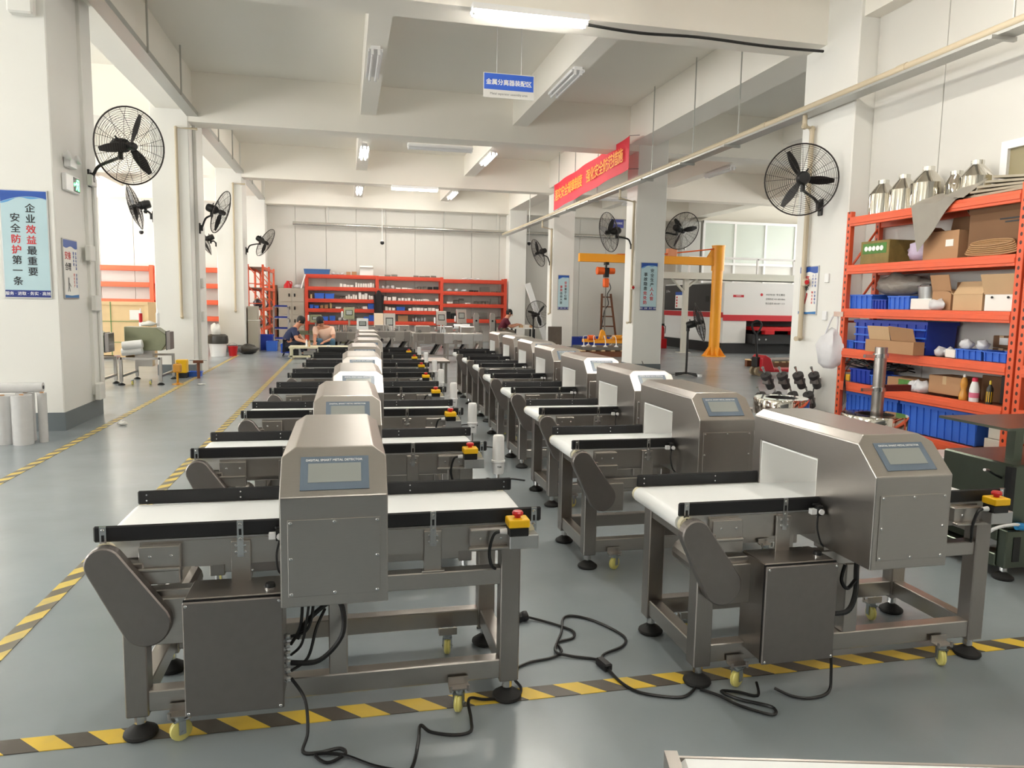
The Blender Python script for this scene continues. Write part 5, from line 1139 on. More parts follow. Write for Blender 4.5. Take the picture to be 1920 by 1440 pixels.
gy = thing('yellow_crate', 'small yellow crate beside the drop pipe column', 'crate', (-3.18, 15.7, 0)); MB().box(-.1, .1, -.1, .1, .1, .36).build('body', YEL, gy, bevel=.01); MB().box(-.1, .1, -.1, .1, 0, .1).build('base', BLACK, gy)
bin_('blue_tray', 'small blue tray on the floor before the drop pipe column', -3.1, -2.86, 15.85, 16.05, 0, .10, BLUEP, ribs=3)
va = thing('pipe_vice', 'brown pipe vice stand at the drop pipe column', 'vice', (-2.85, 15.55, 0)); MB().cyl((0, 0, 0), (0, 0, .3), .03, n=8).obox((0, 0, .33), (.18, .08, .05)).build('stand', WOODD, va); MB().cyl((-.16, 0, .36), (.16, 0, .36), .01, n=6).build('lever', CHROME, va)
for i, (x, y, r, h) in enumerate(((-3.78, 8.85, .10, .52), (-3.58, 8.8, .10, .52), (-3.42, 8.95, .09, .53), (-3.38, 8.75, .10, .53), (-3.22, 8.85, .045, .54))):
    t = thing('film_roll', ('clear film roll standing below the blue poster, %s from the column corner' % ORD[4 - i]) if i < 4 else 'thin clear film roll standing at the column corner', 'film roll', (x, y, 0), 0, 'standing film rolls')
    MB().lathe([(.02, 0), (r, 0), (r, h), (.02, h)], 20).build('film', FILM, t); MB().lathe([(.02, .0), (.02, h + .01), (.014, h + .01)], 12).build('core', CARD, t)
hr = thing('film_roll', 'clear film roll lying across the standing rolls', 'film roll', (-3.55, 8.85, .535 + .06), 0, None); MB().cyl((-.45, 0, 0), (.33, .05, 0), .055, n=18).build('film', FILM, hr); MB().cyl((-.455, 0, 0), (.335, .05, 0), .02, n=12).build('core', BLACK, hr)
# ------------------------------------------------------------------ checkweighers and benches
def checkweigher(label, loc, w, z, head_x, hw=.34, hh=.42, zb=.62, rz=0.0, lamp=True, tint=STEEL):
    t = thing('checkweigher', label, 'checkweigher', loc, rz, 'checkweighers at the back')
    fr = MB()
    for x in (-w / 2, w / 2):
        for y in (-.22, .22): fr.box(x - .03, x + .03, y - .03, y + .03, .05, zb)
    fr.box(-w / 2, w / 2, -.25, .25, zb, zb + .04).box(-w / 2, w / 2, -.24, -.2, .2, .25).box(-w / 2, w / 2, .2, .24, .2, .25).build('frame', tint, t)
    n = 3
    for i in range(n):
        a = -w / 2 + w * i / n + .02; b = a + w / n - .04
        MB().box(a, b, -.2, .2, zb + .07, zb + .12).build('conveyor_bed', BELT if i % 2 else tint, t, bevel=.02); MB().box(a, b, -.23, -.21, zb + .02, zb + .14).build('side_plate', tint, t)
    for x in (-w / 2, w / 2):
        for y in (-.22, .22): MB().cyl((x, y, 0), (x, y, .05), .04, .02, n=10).build('levelling_foot', RUBBER, t)
    MB().cyl((head_x, .15, zb + .04), (head_x, .15, z), .035, n=10).build('post', CHROME, t)
    h = MB().prism([(-.14, 0), (.14, 0), (.14, hh), (-.04, hh)], -hw / 2, hw / 2, 'yz').build('control_head', tint, t, bevel=.008); h.location = (head_x, .15, z)
    a = math.atan2(hh, .10)
    MB().box(-hw * .32, hw * .32, -hh * .22, hh * .22, -.003, .003, Matrix.Rotation(a, 4, 'X')).build('screen_bezel', BLACK, h).location = (0, -.092, hh * .55)
    MB().box(-hw * .26, hw * .26, -hh * .17, hh * .17, -.004, .004, Matrix.Rotation(a, 4, 'X')).build('screen', LCD, h).location = (0, -.0935, hh * .55)
    if lamp: l = MB().lathe([(0, 0), (.03, 0), (.032, .18), (.02, .2), (0, .2)], 10).build('alarm_light', WHITEP, t); l.location = (head_x - hw / 2 - .05, .12, z + .05)
    return t
OLIVE = mat('olive_stainless', (140, 142, 118), .3, .9, noise=.1)
checkweigher('checkweigher with slanted head behind the peach-shirted worker', (.1, 24.5, 0), 1.5, .98, .02, .34, .38, .52, tint=OLIVE)
checkweigher('checkweigher with small white head right behind the aisle-side row', (.35, 14.75, 0), .9, 1.02, -.02, .22, .22, .5, lamp=False, tint=WHITEP)
checkweigher('low checkweigher beside the red stand behind the seated workers', (-.95, 25.0, 0), 1.2, .84, .0, .36, .26, .45, tint=OLIVE)
c3 = checkweigher('checkweigher with cream door and wide dark screen', (1.5, 24.6, 0), 1.1, .58, -.08, .38, .6, .40); MB().box(-.58, -.29, -.1, .2, .40, 1.18).build('cream_door', mat('cream_enamel', (244, 222, 196), .5), c3, bevel=.008)
checkweigher('checkweigher with small screen before the middle rack bay', (3.15, 24.5, 0), 1.6, .82, -.02, .33, .46, .62)
checkweigher('checkweigher with larger screen before the column-side rack bay', (3.95, 25.3, 0), 1.3, .86, -.02, .33, .48, .62)
tag(MB().obox((-.7, 25.7, .6), (.09, .1, .6)).build('red_stand', mat('dull_red', (176, 56, 44), .5), bevel=.01), 'dull red upright block behind the seated workers', 'stand').location = (0, -.9, .002 - .298)
def bench(label, x0, x1, y, zt):
    t = thing('assembly_bench', label, 'conveyor', ((x0 + x1) / 2, y, 0), 0); w = (x1 - x0) / 2
    for x in (-w + .05, 0, w - .05):
        for yy in (-.3, .3): MB().box(x - .03, x + .03, yy - .03, yy + .03, 0, zt - .1).build('leg', STEEL, t)
    MB().box(-w, w, -.34, .34, zt - .10, zt).build('bed_frame', STEEL, t, bevel=.006)
    rb = random.Random(int(x0 * 10) + 40); xx = -w
    while xx < w - .12:
        ww = rb.uniform(.12, .34); hh = rb.uniform(.1, .24); MB().box(xx + .01, min(w, xx + ww), -.37, -.34, zt - .06 - hh, zt - .02).build('side_panel', (STEEL, ALU, STEELD, STEELV)[rb.randint(0, 3)], t, bevel=.004); xx += ww
    MB().box(-w, w, -.32, -.27, .16, .21).build('lower_rail', STEEL, t)
    for q in range(4): qx = rb.uniform(-w + .1, w - .1); MB().cyl((qx, -.2, .2), (qx + .2, .1, .45), .05, n=10).build('motor', (BLACK, STEELD, METAL)[q % 3], t)
    for q in range(5): qx = rb.uniform(-w + .1, w - .1); MB().cyl((qx, -.3, zt), (qx, -.3, zt + rb.uniform(.1, .22)), .02, n=8).build('guide_pin', CHROME, t)
    for i in range(4): MB().cyl((-w + .2 + i * (2 * w - .4) / 3, -.28, zt + .03), (-w + .2 + i * (2 * w - .4) / 3, .28, zt + .03), .04, n=12).build('roller', CHROME, t)
    for i in range(3): MB().box(-w + .1 + i * .6, -w + .5 + i * .6, .0, .25, zt, zt + .16).build('housing', STEEL, t, bevel=.01)
    return t
bench('long bright assembly conveyor behind the rack-side row', 1.7, 3.55, 19.6, .78)
bench('short assembly conveyor in front of the far checkweighers', .75, 1.9, 22.0, .72)
bench('olive conveyor frame behind the peach-shirted worker', -.75, .35, 22.6, .66)
tag(MB().box(.95, 2.0, 14.3, 15.2, .40, .44).box(1.0, 1.05, 14.35, 14.4, 0, .4).box(1.9, 1.95, 14.35, 14.4, 0, .4).box(1.0, 1.05, 15.1, 15.15, 0, .4).box(1.9, 1.95, 15.1, 15.15, 0, .4).build('low_table', STEEL), 'low pale table between the two rows of machines at their far end', 'table')
rw = thing('white_roll', 'white belt roll lying on the assembly conveyor', 'roll', (3.4, 21.9, .0)); MB().cyl((-.24, 0, .86), (.24, 0, .86), .075, n=16).build('belt', WHITEP, rw); MB().cyl((-.27, 0, .86), (.27, 0, .86), .03, n=10).build('core', BLACK, rw); MB().box(-.2, -.14, -.1, .1, 0, .79).box(.14, .2, -.1, .1, 0, .79).build('stand', STEEL, rw)
for i, (x, y) in enumerate(((4.27, 24.4), (4.8, 24.3))):
    t = thing('guide_post', 'stainless slotted post %s the assembly conveyor and the maroon-shirted worker' % ('beside', 'between')[i], 'post', (x, y, 0)); MB().prism([(-.09, 0), (.09, 0), (.09, 1.15), (.05, 1.24), (-.06, 1.24), (-.09, 1.15)], -.07, .07).build('body', STEEL, t, bevel=.006); MB().cyl((0, -.08, .98), (0, -.065, .98), .035, n=12).build('hole', BLACK, t); MB().box(-.2, .2, -.2, .2, 0, .03).build('base_plate', STEEL, t)
tag(MB().box(4.95, 5.0, 24.6, 25.2, .2, 1.0).box(4.95, 5.0, 24.65, 24.7, 0, .2).build('standing_board', BLACK, bevel=.01), 'black board standing behind the slotted posts', 'board')
# low white table frame and worktable of the workers
tb = thing('low_work_table', 'low cream machine frame used as a table by two seated workers', 'table', (-.6, 20.75, 0))
CREAM = mat('cream_frame', (222, 216, 186), .45)
MB().box(-.88, .9, -.4, .4, .29, .33).build('top', CREAM, tb)
for x in (-.85, -.1, .8): MB().box(x, x + .07, -.4, -.34, .06, .29).build('post', CREAM, tb); MB().box(x, x + .07, .34, .4, .06, .29).build('post', CREAM, tb)
MB().box(-.88, .9, -.4, -.35, .05, .1).build('lower_rail', CREAM, tb); MB().box(-.76, -.62, -.38, -.3, .1, .26).build('inner_unit', BLACK, tb); MB().box(-.5, -.12, -.36, -.3, .12, .22).build('inner_unit', STEEL, tb)
for x in (-.8, -.4, .4, .8):
    for y in (-.35, .35): MB().sph((x, y, .03), .03, 8).build('caster', WHITEP, tb)
for x, h, m, lb in ((-1.02, .2, WHITEP, 'white bottle on the low cream table'), (-.95, .18, CARD2, 'tan bottle on the low cream table')):
    t = thing('bottle', lb, 'bottle', (x, 20.5, .332)); MB().lathe([(0, 0), (.028, 0), (.028, h * .7), (.012, h * .85)], 12).build('body', m, t); MB().lathe([(.014, h * .84), (.014, h), (0, h)], 10).build('cap', m, t)
tag(MB().lathe([(0, 0), (.05, 0), (.05, .04), (0, .045)], 14, c=(-.45, 20.5, .332)).build('white_cup', WHITEP), 'small white cup on the low cream table', 'cup')
# right work table of the maroon-shirted worker
wt2 = thing('work_table', 'cluttered work table in front of the maroon-shirted worker', 'table', (6.0, 26.3, 0), 0)
MB().box(-.05, .75, -.35, .35, .66, .70).build('top', PAPER, wt2)
for x in (0, .7):
    for y in (-.3, .3): MB().box(x - .025, x + .025, y - .025, y + .025, 0, .66).build('leg', BLACK, wt2)
for i, (x, y, m, s) in enumerate(((6.2, 26.2, CARD2, .14), (6.42, 26.35, PAPER, .18), (6.6, 26.2, CARD, .14))): carton('small_parcel', ('tan parcel', 'white parcel', 'brown parcel')[i] + ' on the cluttered work table', x, x + s, y, y + s, .70, .10, m, 'parcel')
# ------------------------------------------------------------------ workers
def skin_mesh(name, verts, edges, radii, m, root=0, sub=2):
    me = bpy.data.meshes.new(name); me.from_pydata(verts, edges, []); o = bpy.data.objects.new(name, me); COL.objects.link(o)
    o.modifiers.new('skin', 'SKIN').use_smooth_shade = True; s = o.modifiers.new('sub', 'SUBSURF'); s.levels = sub; s.render_levels = sub
    for i, r in enumerate(radii):
        d = me.skin_vertices[0].data[i]; d.radius = (r, r) if not isinstance(r, tuple) else r; d.use_root = (i == root)
    dg = bpy.context.evaluated_depsgraph_get(); out = bpy.data.meshes.new_from_object(o.evaluated_get(dg)); out.name = name
    bpy.data.objects.remove(o); bpy.data.meshes.remove(me); out.materials.clear(); out.materials.append(m)
    for p in out.polygons: p.use_smooth = True
    return out
def person(label, loc, J, shirt, trousers, look, apron=None):
    """J: joints in local units (already scaled); look: unit direction of the face"""
    t = thing('person', label, 'person', loc); k = 1.22
    order = ['hip', 'spine', 'chest', 'neck', 'head', 'crown']; V = [Vector(J[n]) for n in order]; E = [(0, 1), (1, 2), (2, 3), (3, 4), (4, 5)]
    Rr = [.12 * k, .125 * k, .125 * k, .055 * k, .082 * k, .070 * k]
    idx = {n: i for i, n in enumerate(order)}
    def add(n, par, r): V.append(Vector(J[n])); idx[n] = len(V) - 1; E.append((idx[par], idx[n])); Rr.append(r * k)
    for s in 'LR':
        add('sh' + s, 'chest', .062); add('el' + s, 'sh' + s, .044); add('wr' + s, 'el' + s, .028)
        w = Vector(J['wr' + s]); d = (w - Vector(J['el' + s])).normalized(); side = d.cross(Vector((0, 0, 1)));
        side = side.normalized() if side.length > .1 else Vector((1, 0, 0)); dn = d.cross(side).normalized()
        J['palm' + s] = w + d * .075 * k; add('palm' + s, 'wr' + s, .032)
        for q, off in enumerate((-.03, -.01, .01, .03)):
            ln = (.055, .07, .068, .05)[q]; J['f%d%s' % (q, s)] = w + (d * (.12)) * k + side * off * k; add('f%d%s' % (q, s), 'palm' + s, .0095)
            J['g%d%s' % (q, s)] = w + (d * (.12 + ln)) * k + side * off * 1.15 * k + Vector((0, 0, -.02 * k)); add('g%d%s' % (q, s), 'f%d%s' % (q, s), .008)
        J['th' + s] = w + d * .06 * k + side * (.055 if s == 'L' else -.055) * k; add('th' + s, 'palm' + s, .011)
        add('hp' + s, 'hip', .085); add('kn' + s, 'hp' + s, .058); add('an' + s, 'kn' + s, .042); add('to' + s, 'an' + s, .035)
    link('body', skin_mesh('body', V, E, Rr, SKIN), t)
    # shirt and trousers
    names = ['hip', 'spine', 'chest', 'collar']; J['collar'] = Vector(J['chest']).lerp(Vector(J['neck']), .55)
    SV = [Vector(J[n]) for n in names]; SE = [(0, 1), (1, 2), (2, 3)]; SR = [.145 * k, .142 * k, .143 * k, .075 * k]
    for s in 'LR':
        a = Vector(J['sh' + s]); b_ = Vector(J['el' + s]); SV += [a, a.lerp(b_, .75)]; n = len(SV); SE += [(2, n - 2), (n - 2, n - 1)]; SR += [.075 * k, .062 * k]
    link('shirt', skin_mesh('shirt', SV, SE, SR, shirt), t)
    TV = [Vector(J['hip'])]; TE = []; TR = [.15 * k]
    for s in 'LR':
        n = len(TV); TV += [Vector(J['hp' + s]), Vector(J['kn' + s]), Vector(J['an' + s]) + (Vector(J['kn' + s]) - Vector(J['an' + s])) * .08]; TE += [(0, n), (n, n + 1), (n + 1, n + 2)]; TR += [.098 * k, .074 * k, .06 * k]
    link('trousers', skin_mesh('trousers', TV, TE, TR, trousers), t)
    hc = Vector(J['head']).lerp(Vector(J['crown']), .45); up = (Vector(J['crown']) - Vector(J['head'])).normalized(); f = Vector(look); f = (f - up * f.dot(up)).normalized(); lft = up.cross(f)
    M = Matrix(((lft.x, f.x, up.x, hc.x), (lft.y, f.y, up.y, hc.y), (lft.z, f.z, up.z, hc.z), (0, 0, 0, 1)))
    hair = MB(); prof = [(.0, .112), (.05, .102), (.08, .075), (.094, .03), (.093, -.02), (.08, -.06)]
    hair.lathe([(max(1e-6, r * k), z * k) for r, z in prof], 18, M @ Matrix.Translation((0, -.022 * k, .008 * k)) @ Matrix.Rotation(R(28), 4, 'X') @ Matrix.Diagonal((.92, 1.05, 1, 1))); link('hair', hair.mesh('hair'), t).data.materials.append(HAIR)
    MB().sph((0, .092 * k, -.02 * k), .016 * k, 8, (.8, 1.1, 1.5), M).build('nose', SKIN, t)
    for s in (-1, 1):
        MB().sph((s * .085 * k, 0, -.015 * k), .022 * k, 8, (.4, .8, 1.3), M).build('ear', SKIN, t); MB().sph((s * .032 * k, .078 * k, .008 * k), .011 * k, 8, (1.2, .5, .7), M).build('eye', HAIR, t); MB().sph((s * .032 * k, .08 * k, .028 * k), .012 * k, 6, (1.8, .5, .35), M).build('eyebrow', HAIR, t)
    MB().sph((0, .08 * k, -.055 * k), .018 * k, 8, (1.4, .4, .4), M).build('mouth', mat('lips', (160, 92, 80), .5), t)
    for s in 'LR':
        a = Vector(J['an' + s]); b_ = Vector(J['to' + s]); d = (b_ - a); d.z = 0; d.normalize(); ang = math.atan2(d.y, d.x)
        MB().sph((a.x + d.x * .07 * k, a.y + d.y * .07 * k, .045 * k), .05 * k, 10, (2.4, .9, .9), None).build('shoe', BLACK, t).rotation_euler = (0, 0, 0)
    return t
NAVYC = mat('navy_cloth', (40, 50, 84), .8); PEACH = mat('peach_cloth', (240, 204, 184), .8); MAROON = mat('maroon_cloth', (92, 20, 40), .8); JEANS = mat('blue_jeans', (70, 104, 128), .8); DARKT = mat('dark_trousers', (36, 40, 56), .8); GREYT = mat('grey_trousers', (120, 112, 100), .8)
def stool(label, x, y, h):
    t = thing('stool', label, 'stool', (x, y, 0)); MB().lathe([(0, h - .04), (.17, h - .04), (.17, h), (0, h)], 16).build('seat', BLUED, t)
    for a in (45, 135, 225, 315): MB().cyl((.1 * math.cos(R(a)), .1 * math.sin(R(a)), h - .04), (.15 * math.cos(R(a)), .15 * math.sin(R(a)), 0), .018, n=8).build('leg', BLACK, t)
stool('low blue stool under the navy-shirted worker', -1.62, 21.65, .13); stool('low blue stool under the peach-shirted worker', -.58, 21.85, .15); stool('blue stool under the maroon-shirted worker', 5.55, 26.3, .35)
person('person in a navy polo shirt bent over the low cream table', (-1.62, 21.65, 0), dict(hip=(0, 0, .32), spine=(.06, -.02, .50), chest=(.19, -.05, .70), neck=(.31, -.08, .86), head=(.37, -.10, .93), crown=(.47, -.13, 1.04),
    shL=(.20, .13, .74), elL=(.38, .10, .50), wrL=(.48, -.26, .45), shR=(.22, -.25, .74), elR=(.30, -.38, .48), wrR=(.46, -.55, .45), hpL=(.05, .11, .30), knL=(.46, .14, .40), anL=(.50, .12, .06), toL=(.62, .12, .04), hpR=(.05, -.11, .30), knR=(.44, -.16, .42), anR=(.46, -.16, .06), toR=(.58, -.18, .04)), NAVYC, DARKT, (.8, -.35, -.5))
person('person in a peach polo shirt working at the low cream table', (-.58, 21.9, 0), dict(hip=(0, 0, .34), spine=(0, -.05, .52), chest=(-.01, -.16, .73), neck=(-.07, -.25, .86), head=(-.10, -.29, .92), crown=(-.15, -.37, 1.05),
    shL=(.21, -.14, .76), elL=(.25, -.28, .50), wrL=(.05, -.52, .43), shR=(-.23, -.16, .76), elR=(-.27, -.34, .50), wrR=(-.26, -.62, .42), hpL=(.11, -.02, .32), knL=(.22, -.42, .46), anL=(.2, -.42, .07), toL=(.22, -.55, .04), hpR=(-.11, -.02, .32), knR=(-.14, -.44, .46), anR=(-.14, -.42, .07), toR=(-.16, -.55, .04)), PEACH, JEANS, (-.25, -.75, -.6))
person('person in a maroon shirt seated at the far work table', (5.55, 26.3, 0), dict(hip=(0, 0, .54), spine=(.03, 0, .70), chest=(.12, 0, .92), neck=(.22, 0, 1.09), head=(.27, 0, 1.16), crown=(.33, 0, 1.30),
    shL=(.13, .21, .96), elL=(.26, .24, .74), wrL=(.52, .14, .80), shR=(.13, -.21, .96), elR=(.28, -.26, .72), wrR=(.54, -.14, .79), hpL=(.03, .11, .52), knL=(.44, .13, .56), anL=(.42, .13, .08), toL=(.55, .13, .04), hpR=(.03, -.11, .52), knR=(.44, -.13, .56), anR=(.42, -.13, .08), toR=(.55, -.13, .04)), MAROON, GREYT, (.85, -.15, -.45))
# ================================================================== SIDE HALL
cr_ = thing('jib_crane', 'yellow jib crane with tall post and long arm in the side hall', 'crane', (11.55, 21.64, 0))
MB().lathe([(0, 0), (.38, 0), (.38, .03), (.17, .03), (.17, 2.72), (0, 2.72)], 20).build('post', CRANE, cr_)
for a in range(0, 360, 60): MB().prism([(.15, .03), (.36, .03), (.15, .34)], -.012, .012).build('gusset', CRANE, cr_).rotation_euler = (0, 0, R(a + 20))
MB().lathe([(0, 2.72), (.2, 2.72), (.2, 3.48), (.215, 3.48), (.215, 3.51), (0, 3.51)], 20).build('swivel_head', CRANE, cr_)
MB().box(-4.62, -.12, -.07, .07, 2.91, 3.13).box(-4.62, -.12, -.09, .09, 2.88, 2.915).build('arm', CRANE, cr_, bevel=.006)
MB().prism([(-.18, 2.9), (-.38, 3.13), (-.18, 3.45)], -.05, .05).build('arm_gusset', CRANE, cr_)
for y in (-.05, .05): MB().tube([(-.15, y, 3.40), (-1.9, y, 3.18), (-3.4, y, 3.13)], .02, 8).build('tie_rod', HOIST, cr_)
MB().box(-1.75, -1.45, -.09, .09, 3.13, 3.36).build('rod_bracket', mat('salmon_enamel', (226, 150, 110), .4), cr_, bevel=.006)
ho = thing('chain_hoist', 'orange electric chain hoist hanging from the yellow crane arm', 'hoist', (7.82, 21.64, 0))
MB().box(-.05, .05, -.1, .1, 2.8, 2.885).cyl((0, 0, 2.7), (0, 0, 2.8), .03).build('trolley', BLACK, ho); MB().box(-.07, .07, -.08, .08, 2.42, 2.72).build('body', BLACK, ho, bevel=.01)
MB().cyl((-.3, 0, 2.62), (-.08, 0, 2.62), .12, .11, n=16).build('motor', HOIST, ho); MB().cyl((.08, 0, 2.62), (.26, 0, 2.62), .1, .09, n=16).build('gear_case', HOIST, ho)
MB().box(-.09, .09, -.07, .07, 2.12, 2.40).build('chain_bag', HOIST, ho, bevel=.03)
MB().cyl((0, 0, .78), (0, 0, 2.12), .02, n=6).build('chain', METAL, ho); MB().tube(smooth_path([(.08, 0, 2.3), (.16, 0, 2.1), (.06, 0, 1.9), (.1, 0, 1.6), (-.02, 0, 1.4), (-.08, 0, 1.0), (-.14, 0, .8)]), .014).build('pendant_cable', BLACK, ho)
lf = thing('vacuum_lifter', 'yellow vacuum lifting frame with white suction cups on a pallet', 'lifter', (8.0, 21.9, .3))
MB().box(-.8, .85, -.05, .05, .12, .22).box(-.5, .9, -.3, -.22, .1, .18).box(-.5, .9, .22, .3, .1, .18).build('frame', CRANE, lf, bevel=.006)
MB().prism([(-.28, .2), (.0, .2), (-.1, .5), (-.2, .52)], -.05, .05).build('lifting_lug', CRANE, lf, bevel=.006); MB().cyl((-.15, -.02, .46), (-.15, .02, .46), .03).build('pin', BLACK, lf)
MB().cyl((-.62, 0, .25), (-.4, 0, .25), .09, n=14).build('vacuum_pump', HOIST, lf); MB().box(.2, .7, -.1, .1, .22, .34).build('control_unit', CRANE, lf, bevel=.02)
for i, (x, y) in enumerate(((-.85, -.3), (-.55, -.4), (-.2, -.45), (.15, -.45), (.6, -.4), (-.5, .3), (.3, .35))):
    MB().lathe([(.07, 0), (.07, .01), (.02, .05), (.015, .06), (.015, .14), (0, .14)], 12, c=(x, y, 0)).build('suction_cup', WHITEP, lf); MB().tube(smooth_path([(x, y, .14), (x, y * .8, .3), (x * .8, y * .4, .32), (x * .7, 0, .2)]), .010).build('air_hose', WHITEP, lf)
def pallet(label, x, y, w, d, rz=0.0):
    t = thing('pallet', label, 'pallet', (x, y, 0), rz)
    for yy in (-d / 2 + .06, 0, d / 2 - .06): MB().box(-w / 2, w / 2, yy - .05, yy + .05, .04, .17).build('block', WOODD, t)
    for i in range(7): xx = -w / 2 + (w - .12) * i / 6; MB().box(xx, xx + .12, -d / 2, d / 2, .17, .2).build('deck_board', WOOD, t)
    for yy in (-d / 2 + .06, 0, d / 2 - .06): MB().box(-w / 2, w / 2, yy - .05, yy + .05, 0, .04).build('bottom_board', WOODD, t)
    return t
pallet('wooden pallet under the yellow vacuum lifter', 8.0, 21.9, 2.0, 1.2)
tag(MB().box(7.05, 8.95, 21.35, 22.45, .202, .298).build('sheet_stack', METAL), 'stack of steel sheets under the suction cups', 'sheets')
for i, (x, y) in enumerate(((7.6, 24.6), (8.6, 24.8))): bin_('blue_tub', ('wide blue tub behind the banner column', 'wide blue tub behind the yellow lifter')[i], x - .45, x + .45, y - .3, y + .3, .0, .45, BLUED, ribs=4)
ld = thing('wooden_ladder', 'brown wooden ladder leaning on the back wall behind the crane', 'ladder', (10.6, 28.9, 0))
for s in (-1, 1): MB().obox((s * .27, .12, 1.02), (.06, .09, 2.08), (R(-12), R(s * -4.5), 0)).build('rail', WOODD, ld)
for i in range(5): z = .3 + .4 * i; MB().obox((0, .12 + (z - 1.02) * .21, z), (.62 - .03 * i * 2.2, .05, .05)).build('rung', WOODD, ld)
lp_ = tag(MB().obox((6.95, 27.0, 1.15), (.22, .09, 2.45), (0, R(-20), 0)).build('insulation_board', WHITEP, bevel=.01), 'long white board leaning on the wall column beside the maroon-shirted worker', 'board')
lp_.location = (.35, .9, .05)
def pedestal_fan(label, x, y, zh, axis, sc=1.0):
    t = thing('pedestal_fan', label, 'fan', (x, y, 0), 0, 'pedestal fans'); a = Vector(axis).normalized()
    MB().cyl((0, 0, .03), (0, 0, zh - .12), .026, n=10).build('pole', FANB, t)
    for q in range(4): MB().tube([(0, 0, .06), (.33 * math.cos(R(90 * q + 20)), .33 * math.sin(R(90 * q + 20)), .02)], .02, 8).build('foot', FANB, t)
    fan_head(t, a * .26 + Vector((0, 0, zh)), axis, .3); MB().cyl((0, 0, zh - .14), (0, 0, zh - .02), .04, n=10).build('neck', FANB, t)
    return t
pedestal_fan('black pedestal fan standing in front of the yellow crane post', 7.68, 15.65, 1.16, (.88, -.35, .25))
tag(MB().lathe([(0, 0), (.05, 0), (.055, .05), (0, .055)], 12, c=(7.85, 15.3, 0)).build('tape_reel', WHITEP), 'small white reel on the floor beside the pedestal fan', 'reel')
tag(MB().tube(smooth_path([(7.6, 15.7, .01), (7.2, 15.9, .01), (6.9, 16.0, .02), (6.75, 16.05, .3), (6.9, 16.1, .02), (7.2, 16.4, .01)]), .008).build('fan_lead', mat('grey_lead', (110, 108, 104), .5)), 'grey mains lead of the pedestal fan on the floor', 'cable')
pedestal_fan('black pedestal fan half hidden by the banner column', 6.25, 24.4, 1.2, (.3, -.9, .1))
# laser cutting machine
lz = thing('laser_cutter', 'large white, black and red laser cutting machine in the side hall', 'machine', (12.5, 22.9, 0))
LW = mat('laser_white', (228, 229, 228), .35); LB = mat('laser_black', (46, 44, 46), .35); LR = mat('laser_red', (196, 36, 48), .35); LD = mat('laser_dark_base', (30, 30, 32), .5)
MB().box(.0, 4.2, .02, 4.7, .0, .35).build('plinth', LD, lz)
MB().box(0, 4.2, .0, 4.7, 1.30, 2.42).build('upper_body', LW, lz, bevel=.02)
MB().box(0, .9, .0, 4.7, .35, 1.30).build('side_body', LW, lz, bevel=.02)
MB().box(  .9, 4.2, .9, 4.7, .35, 1.3).build('inner_body', LD, lz)
MB().box(-.02, .0, .9, 4.7, 1.42, 2.38).build('dark_panel', LB, lz, bevel=.006)
MB().box(-.03, .0, .0, 4.7, 1.22, 1.40).build('red_band', LR, lz, bevel=.006); MB().box(.0, 4.2, -.03, .0, 1.12, 1.32).build('red_band', LR, lz, bevel=.006)
MB().box(-.025, -.02, 1.0, 1.25, 1.75, 1.95).build('control_panel', BLACK, lz)
pn = MB().box(-.03, -.02, 3.1, 3.7, 1.5, 2.1).build('notice_sheet', PAPER, lz); MB().box(-.032, -.03, 3.1, 3.7, 2.0, 2.12).build('notice_header', BLUEG, pn)
for q in range(4): MB().box(-.033, -.031, 3.5, 3.62, 1.55 + .11 * q, 1.62 + .11 * q).build('notice_mark', INKR, pn)
text('lettering', '2.5 Pro', .12, WHITEI, lz, (-.022, 4.4, 2.15), (R(90), 0, R(-90)))
MB().box(.35, .75, -.004, 0, 1.92, 2.0).build('red_plate', LR, lz); text('lettering', '注意激光', .05, WHITEI, lz, (.55, -.006, 1.96))
text('lettering', 'HGTECH  华工激光', .085, INK, lz, (1.95, -.004, 2.02)); text('lettering', '全国热线 400-888-8866', .075, mat('print_grey', (120, 120, 120), .5), lz, (1.95, -.004, 1.87)); text('lettering', '售后服务 400-887-1318', .075, MATS['print_grey'], lz, (1.95, -.004, 1.72))
MB().lathe([(.035, 0), (.05, 0), (.05, .004), (.035, .004)], 14, Matrix.Translation((1.42, -.001, 2.02)) @ Matrix.Rotation(R(90), 4, 'X')).build('emblem', LR, lz)
MB().box(1.1, 4.1, -.5, .9, .80, .92).build('exchange_table', RED, lz, bevel=.01)
for x in (1.3, 2.3, 3.4): MB().box(x, x + .35, -.55, -.3, .68, .82).build('table_foot', RED, lz, bevel=.01)
MB().box(.95, 4.2, -.35, .9, .35, .68).build('table_base', LD, lz, bevel=.01)
for x in (1.2, 1.45): MB().lathe([(0, 0), (.035, 0), (.035, .01), (0, .012)], 10, Matrix.Translation((x, -.35, .5)) @ Matrix.Rotation(R(90), 4, 'X')).build('knob', CHROME, lz)
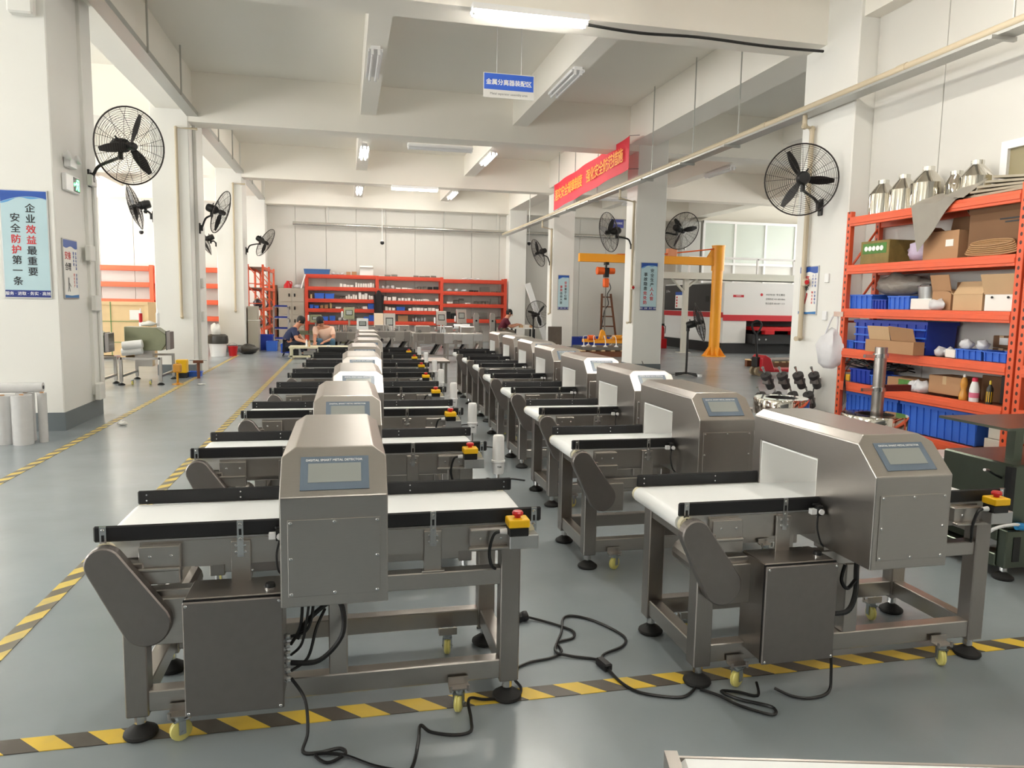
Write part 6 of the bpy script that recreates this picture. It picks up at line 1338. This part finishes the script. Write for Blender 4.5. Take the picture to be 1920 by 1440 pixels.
# steel gallery above the cutter
ga = thing('steel_gallery', 'white steel gallery with railing above the laser cutter', 'gallery', (11.3, 23.2, 0))
GAL = mat('gallery_grey_white', (206, 206, 196), .45)
MB().box(-.9, 5.6, .0, 1.6, 2.52, 2.70).build('deck', GAL, ga); MB().box(-.9, 5.6, -.06, .0, 2.5, 2.72).build('edge_beam', GAL, ga)
MB().box(-.08, .08, .05, .21, 0, 2.52).build('post', GAL, ga); MB().box(-.2, .2, -.05, .3, 0, .02).build('base_plate', GAL, ga)
MB().tube([(0, .1, 2.0), (-.55, .1, 2.52)], .04, 6).build('brace', GAL, ga); MB().tube([(0, .1, 2.2), (.4, .1, 2.52)], .05, 6).build('brace', GAL, ga)
for x in (.05, 1.2, 2.6, 4.0, 5.4): MB().box(x - .03, x + .03, .0, .06, 2.7, 3.24).build('rail_post', WHITEP, ga)
MB().box(0, 5.6, .0, .06, 3.2, 3.27).build('top_rail', WHITEP, ga)
MB().box(-.7, -.2, .5, 1.2, 2.7, 3.2).build('chiller', mat('chiller_grey', (176, 170, 160), .5), ga, bevel=.02)
# fire extinguisher
fe = thing('fire_extinguisher', 'red fire extinguisher standing in a red box beside the laser cutter', 'fire extinguisher', (11.6, 25.8, 0))
MB().box(-.16, .16, -.14, .14, 0, .36).build('box', RED, fe, bevel=.01); MB().lathe([(.0, .36), (.10, .36), (.10, .74), (.06, .82), (.03, .84), (0, .84)], 16).build('cylinder', RED, fe); MB().box(-.03, .09, -.02, .02, .84, .92).build('valve', BLACK, fe); MB().tube(smooth_path([(.05, 0, .86), (.14, 0, .8), (.13, 0, .55)]), .014).build('hose', BLACK, fe)
# pallet truck
pt = thing('pallet_truck', 'red hand pallet truck with black loop handle beside the rack column', 'pallet truck', (9.4, 15.5, 0))
for y in (-.2, .1): MB().box(.15, 1.4, y, y + .15, .1, .17).build('fork', LR, pt, bevel=.01)
MB().prism([(.0, .12), (.35, .12), (.22, .42), (.08, .5), (0, .42)], -.22, .26).build('body', LR, pt, bevel=.015)
MB().prism([(.06, .45), (.16, .48), (.42, .14), (.3, .14)], -.06, .1).build('hood', mat('bright_red', (230, 60, 70), .3), pt, bevel=.015)
for y in (-.08, .12): MB().cyl((0, y - .05, .11), (0, y + .03, .11), .11, n=18).build('steer_wheel', mat('tan_wheel', (150, 136, 110), .5), pt); MB().cyl((0, y - .055, .11), (0, y + .035, .11), .05, n=12).build('wheel_hub', METAL, pt)
MB().box(-.08, .1, -.1, .14, .2, .44).build('pump', BLACK, pt, bevel=.02); MB().tube([(0, .02, .4), (-.06, .02, .95)], .026, 8).build('handle_tube', BLACK, pt)
MB().tube(smooth_path([(-.06, .02, .95), (-.15, .02, 1.08), (-.17, .02, 1.2), (-.1, .02, 1.27), (.0, .02, 1.27), (.07, .02, 1.2), (.04, .02, 1.08), (-.06, .02, .95)]), .024, 8).build('loop_handle', BLACK, pt)
pallet('worn wooden pallet with steel offcuts behind the pallet truck', 11.3, 17.6, 1.4, 1.0, R(5))
tag(MB().obox((11.2, 17.5, .225), (1.2, .7, .04), (0, 0, R(8))).build('steel_offcuts', METAL), 'steel offcuts lying on the worn pallet', 'steel')
sp_ = tag(MB().obox((6.42, 22.3, .6), (.44, .03, .56), (R(-4), 0, 0)).box(6.22, 6.27, 22.28, 22.33, 0, .33).box(6.57, 6.62, 22.28, 22.33, 0, .33).build('steel_plate', mat('brown_steel', (110, 100, 92), .4, .7, noise=.3, nscale=5)), 'brownish steel plate leaning at the banner column', 'plate')
lump('paper_scrap', 'crumpled white paper scrap on the aisle floor by the exit sign column', (-2.72, 9.9, 0), (.1, .08, .05), PAPER, 'scrap', 3)
lump('paper_scrap', 'flat white scrap on the floor beside the drop pipe column', (-2.6, 14.4, 0), (.14, .12, .02), PAPER, 'scrap', 4)
# ------------------------------------------------------------------ units to metres
bpy.context.view_layer.update()
for o in list(sc.objects):
    if o.parent is None and o.type in ('MESH', 'EMPTY'):
        o.location = o.location * S; o.scale = o.scale * S
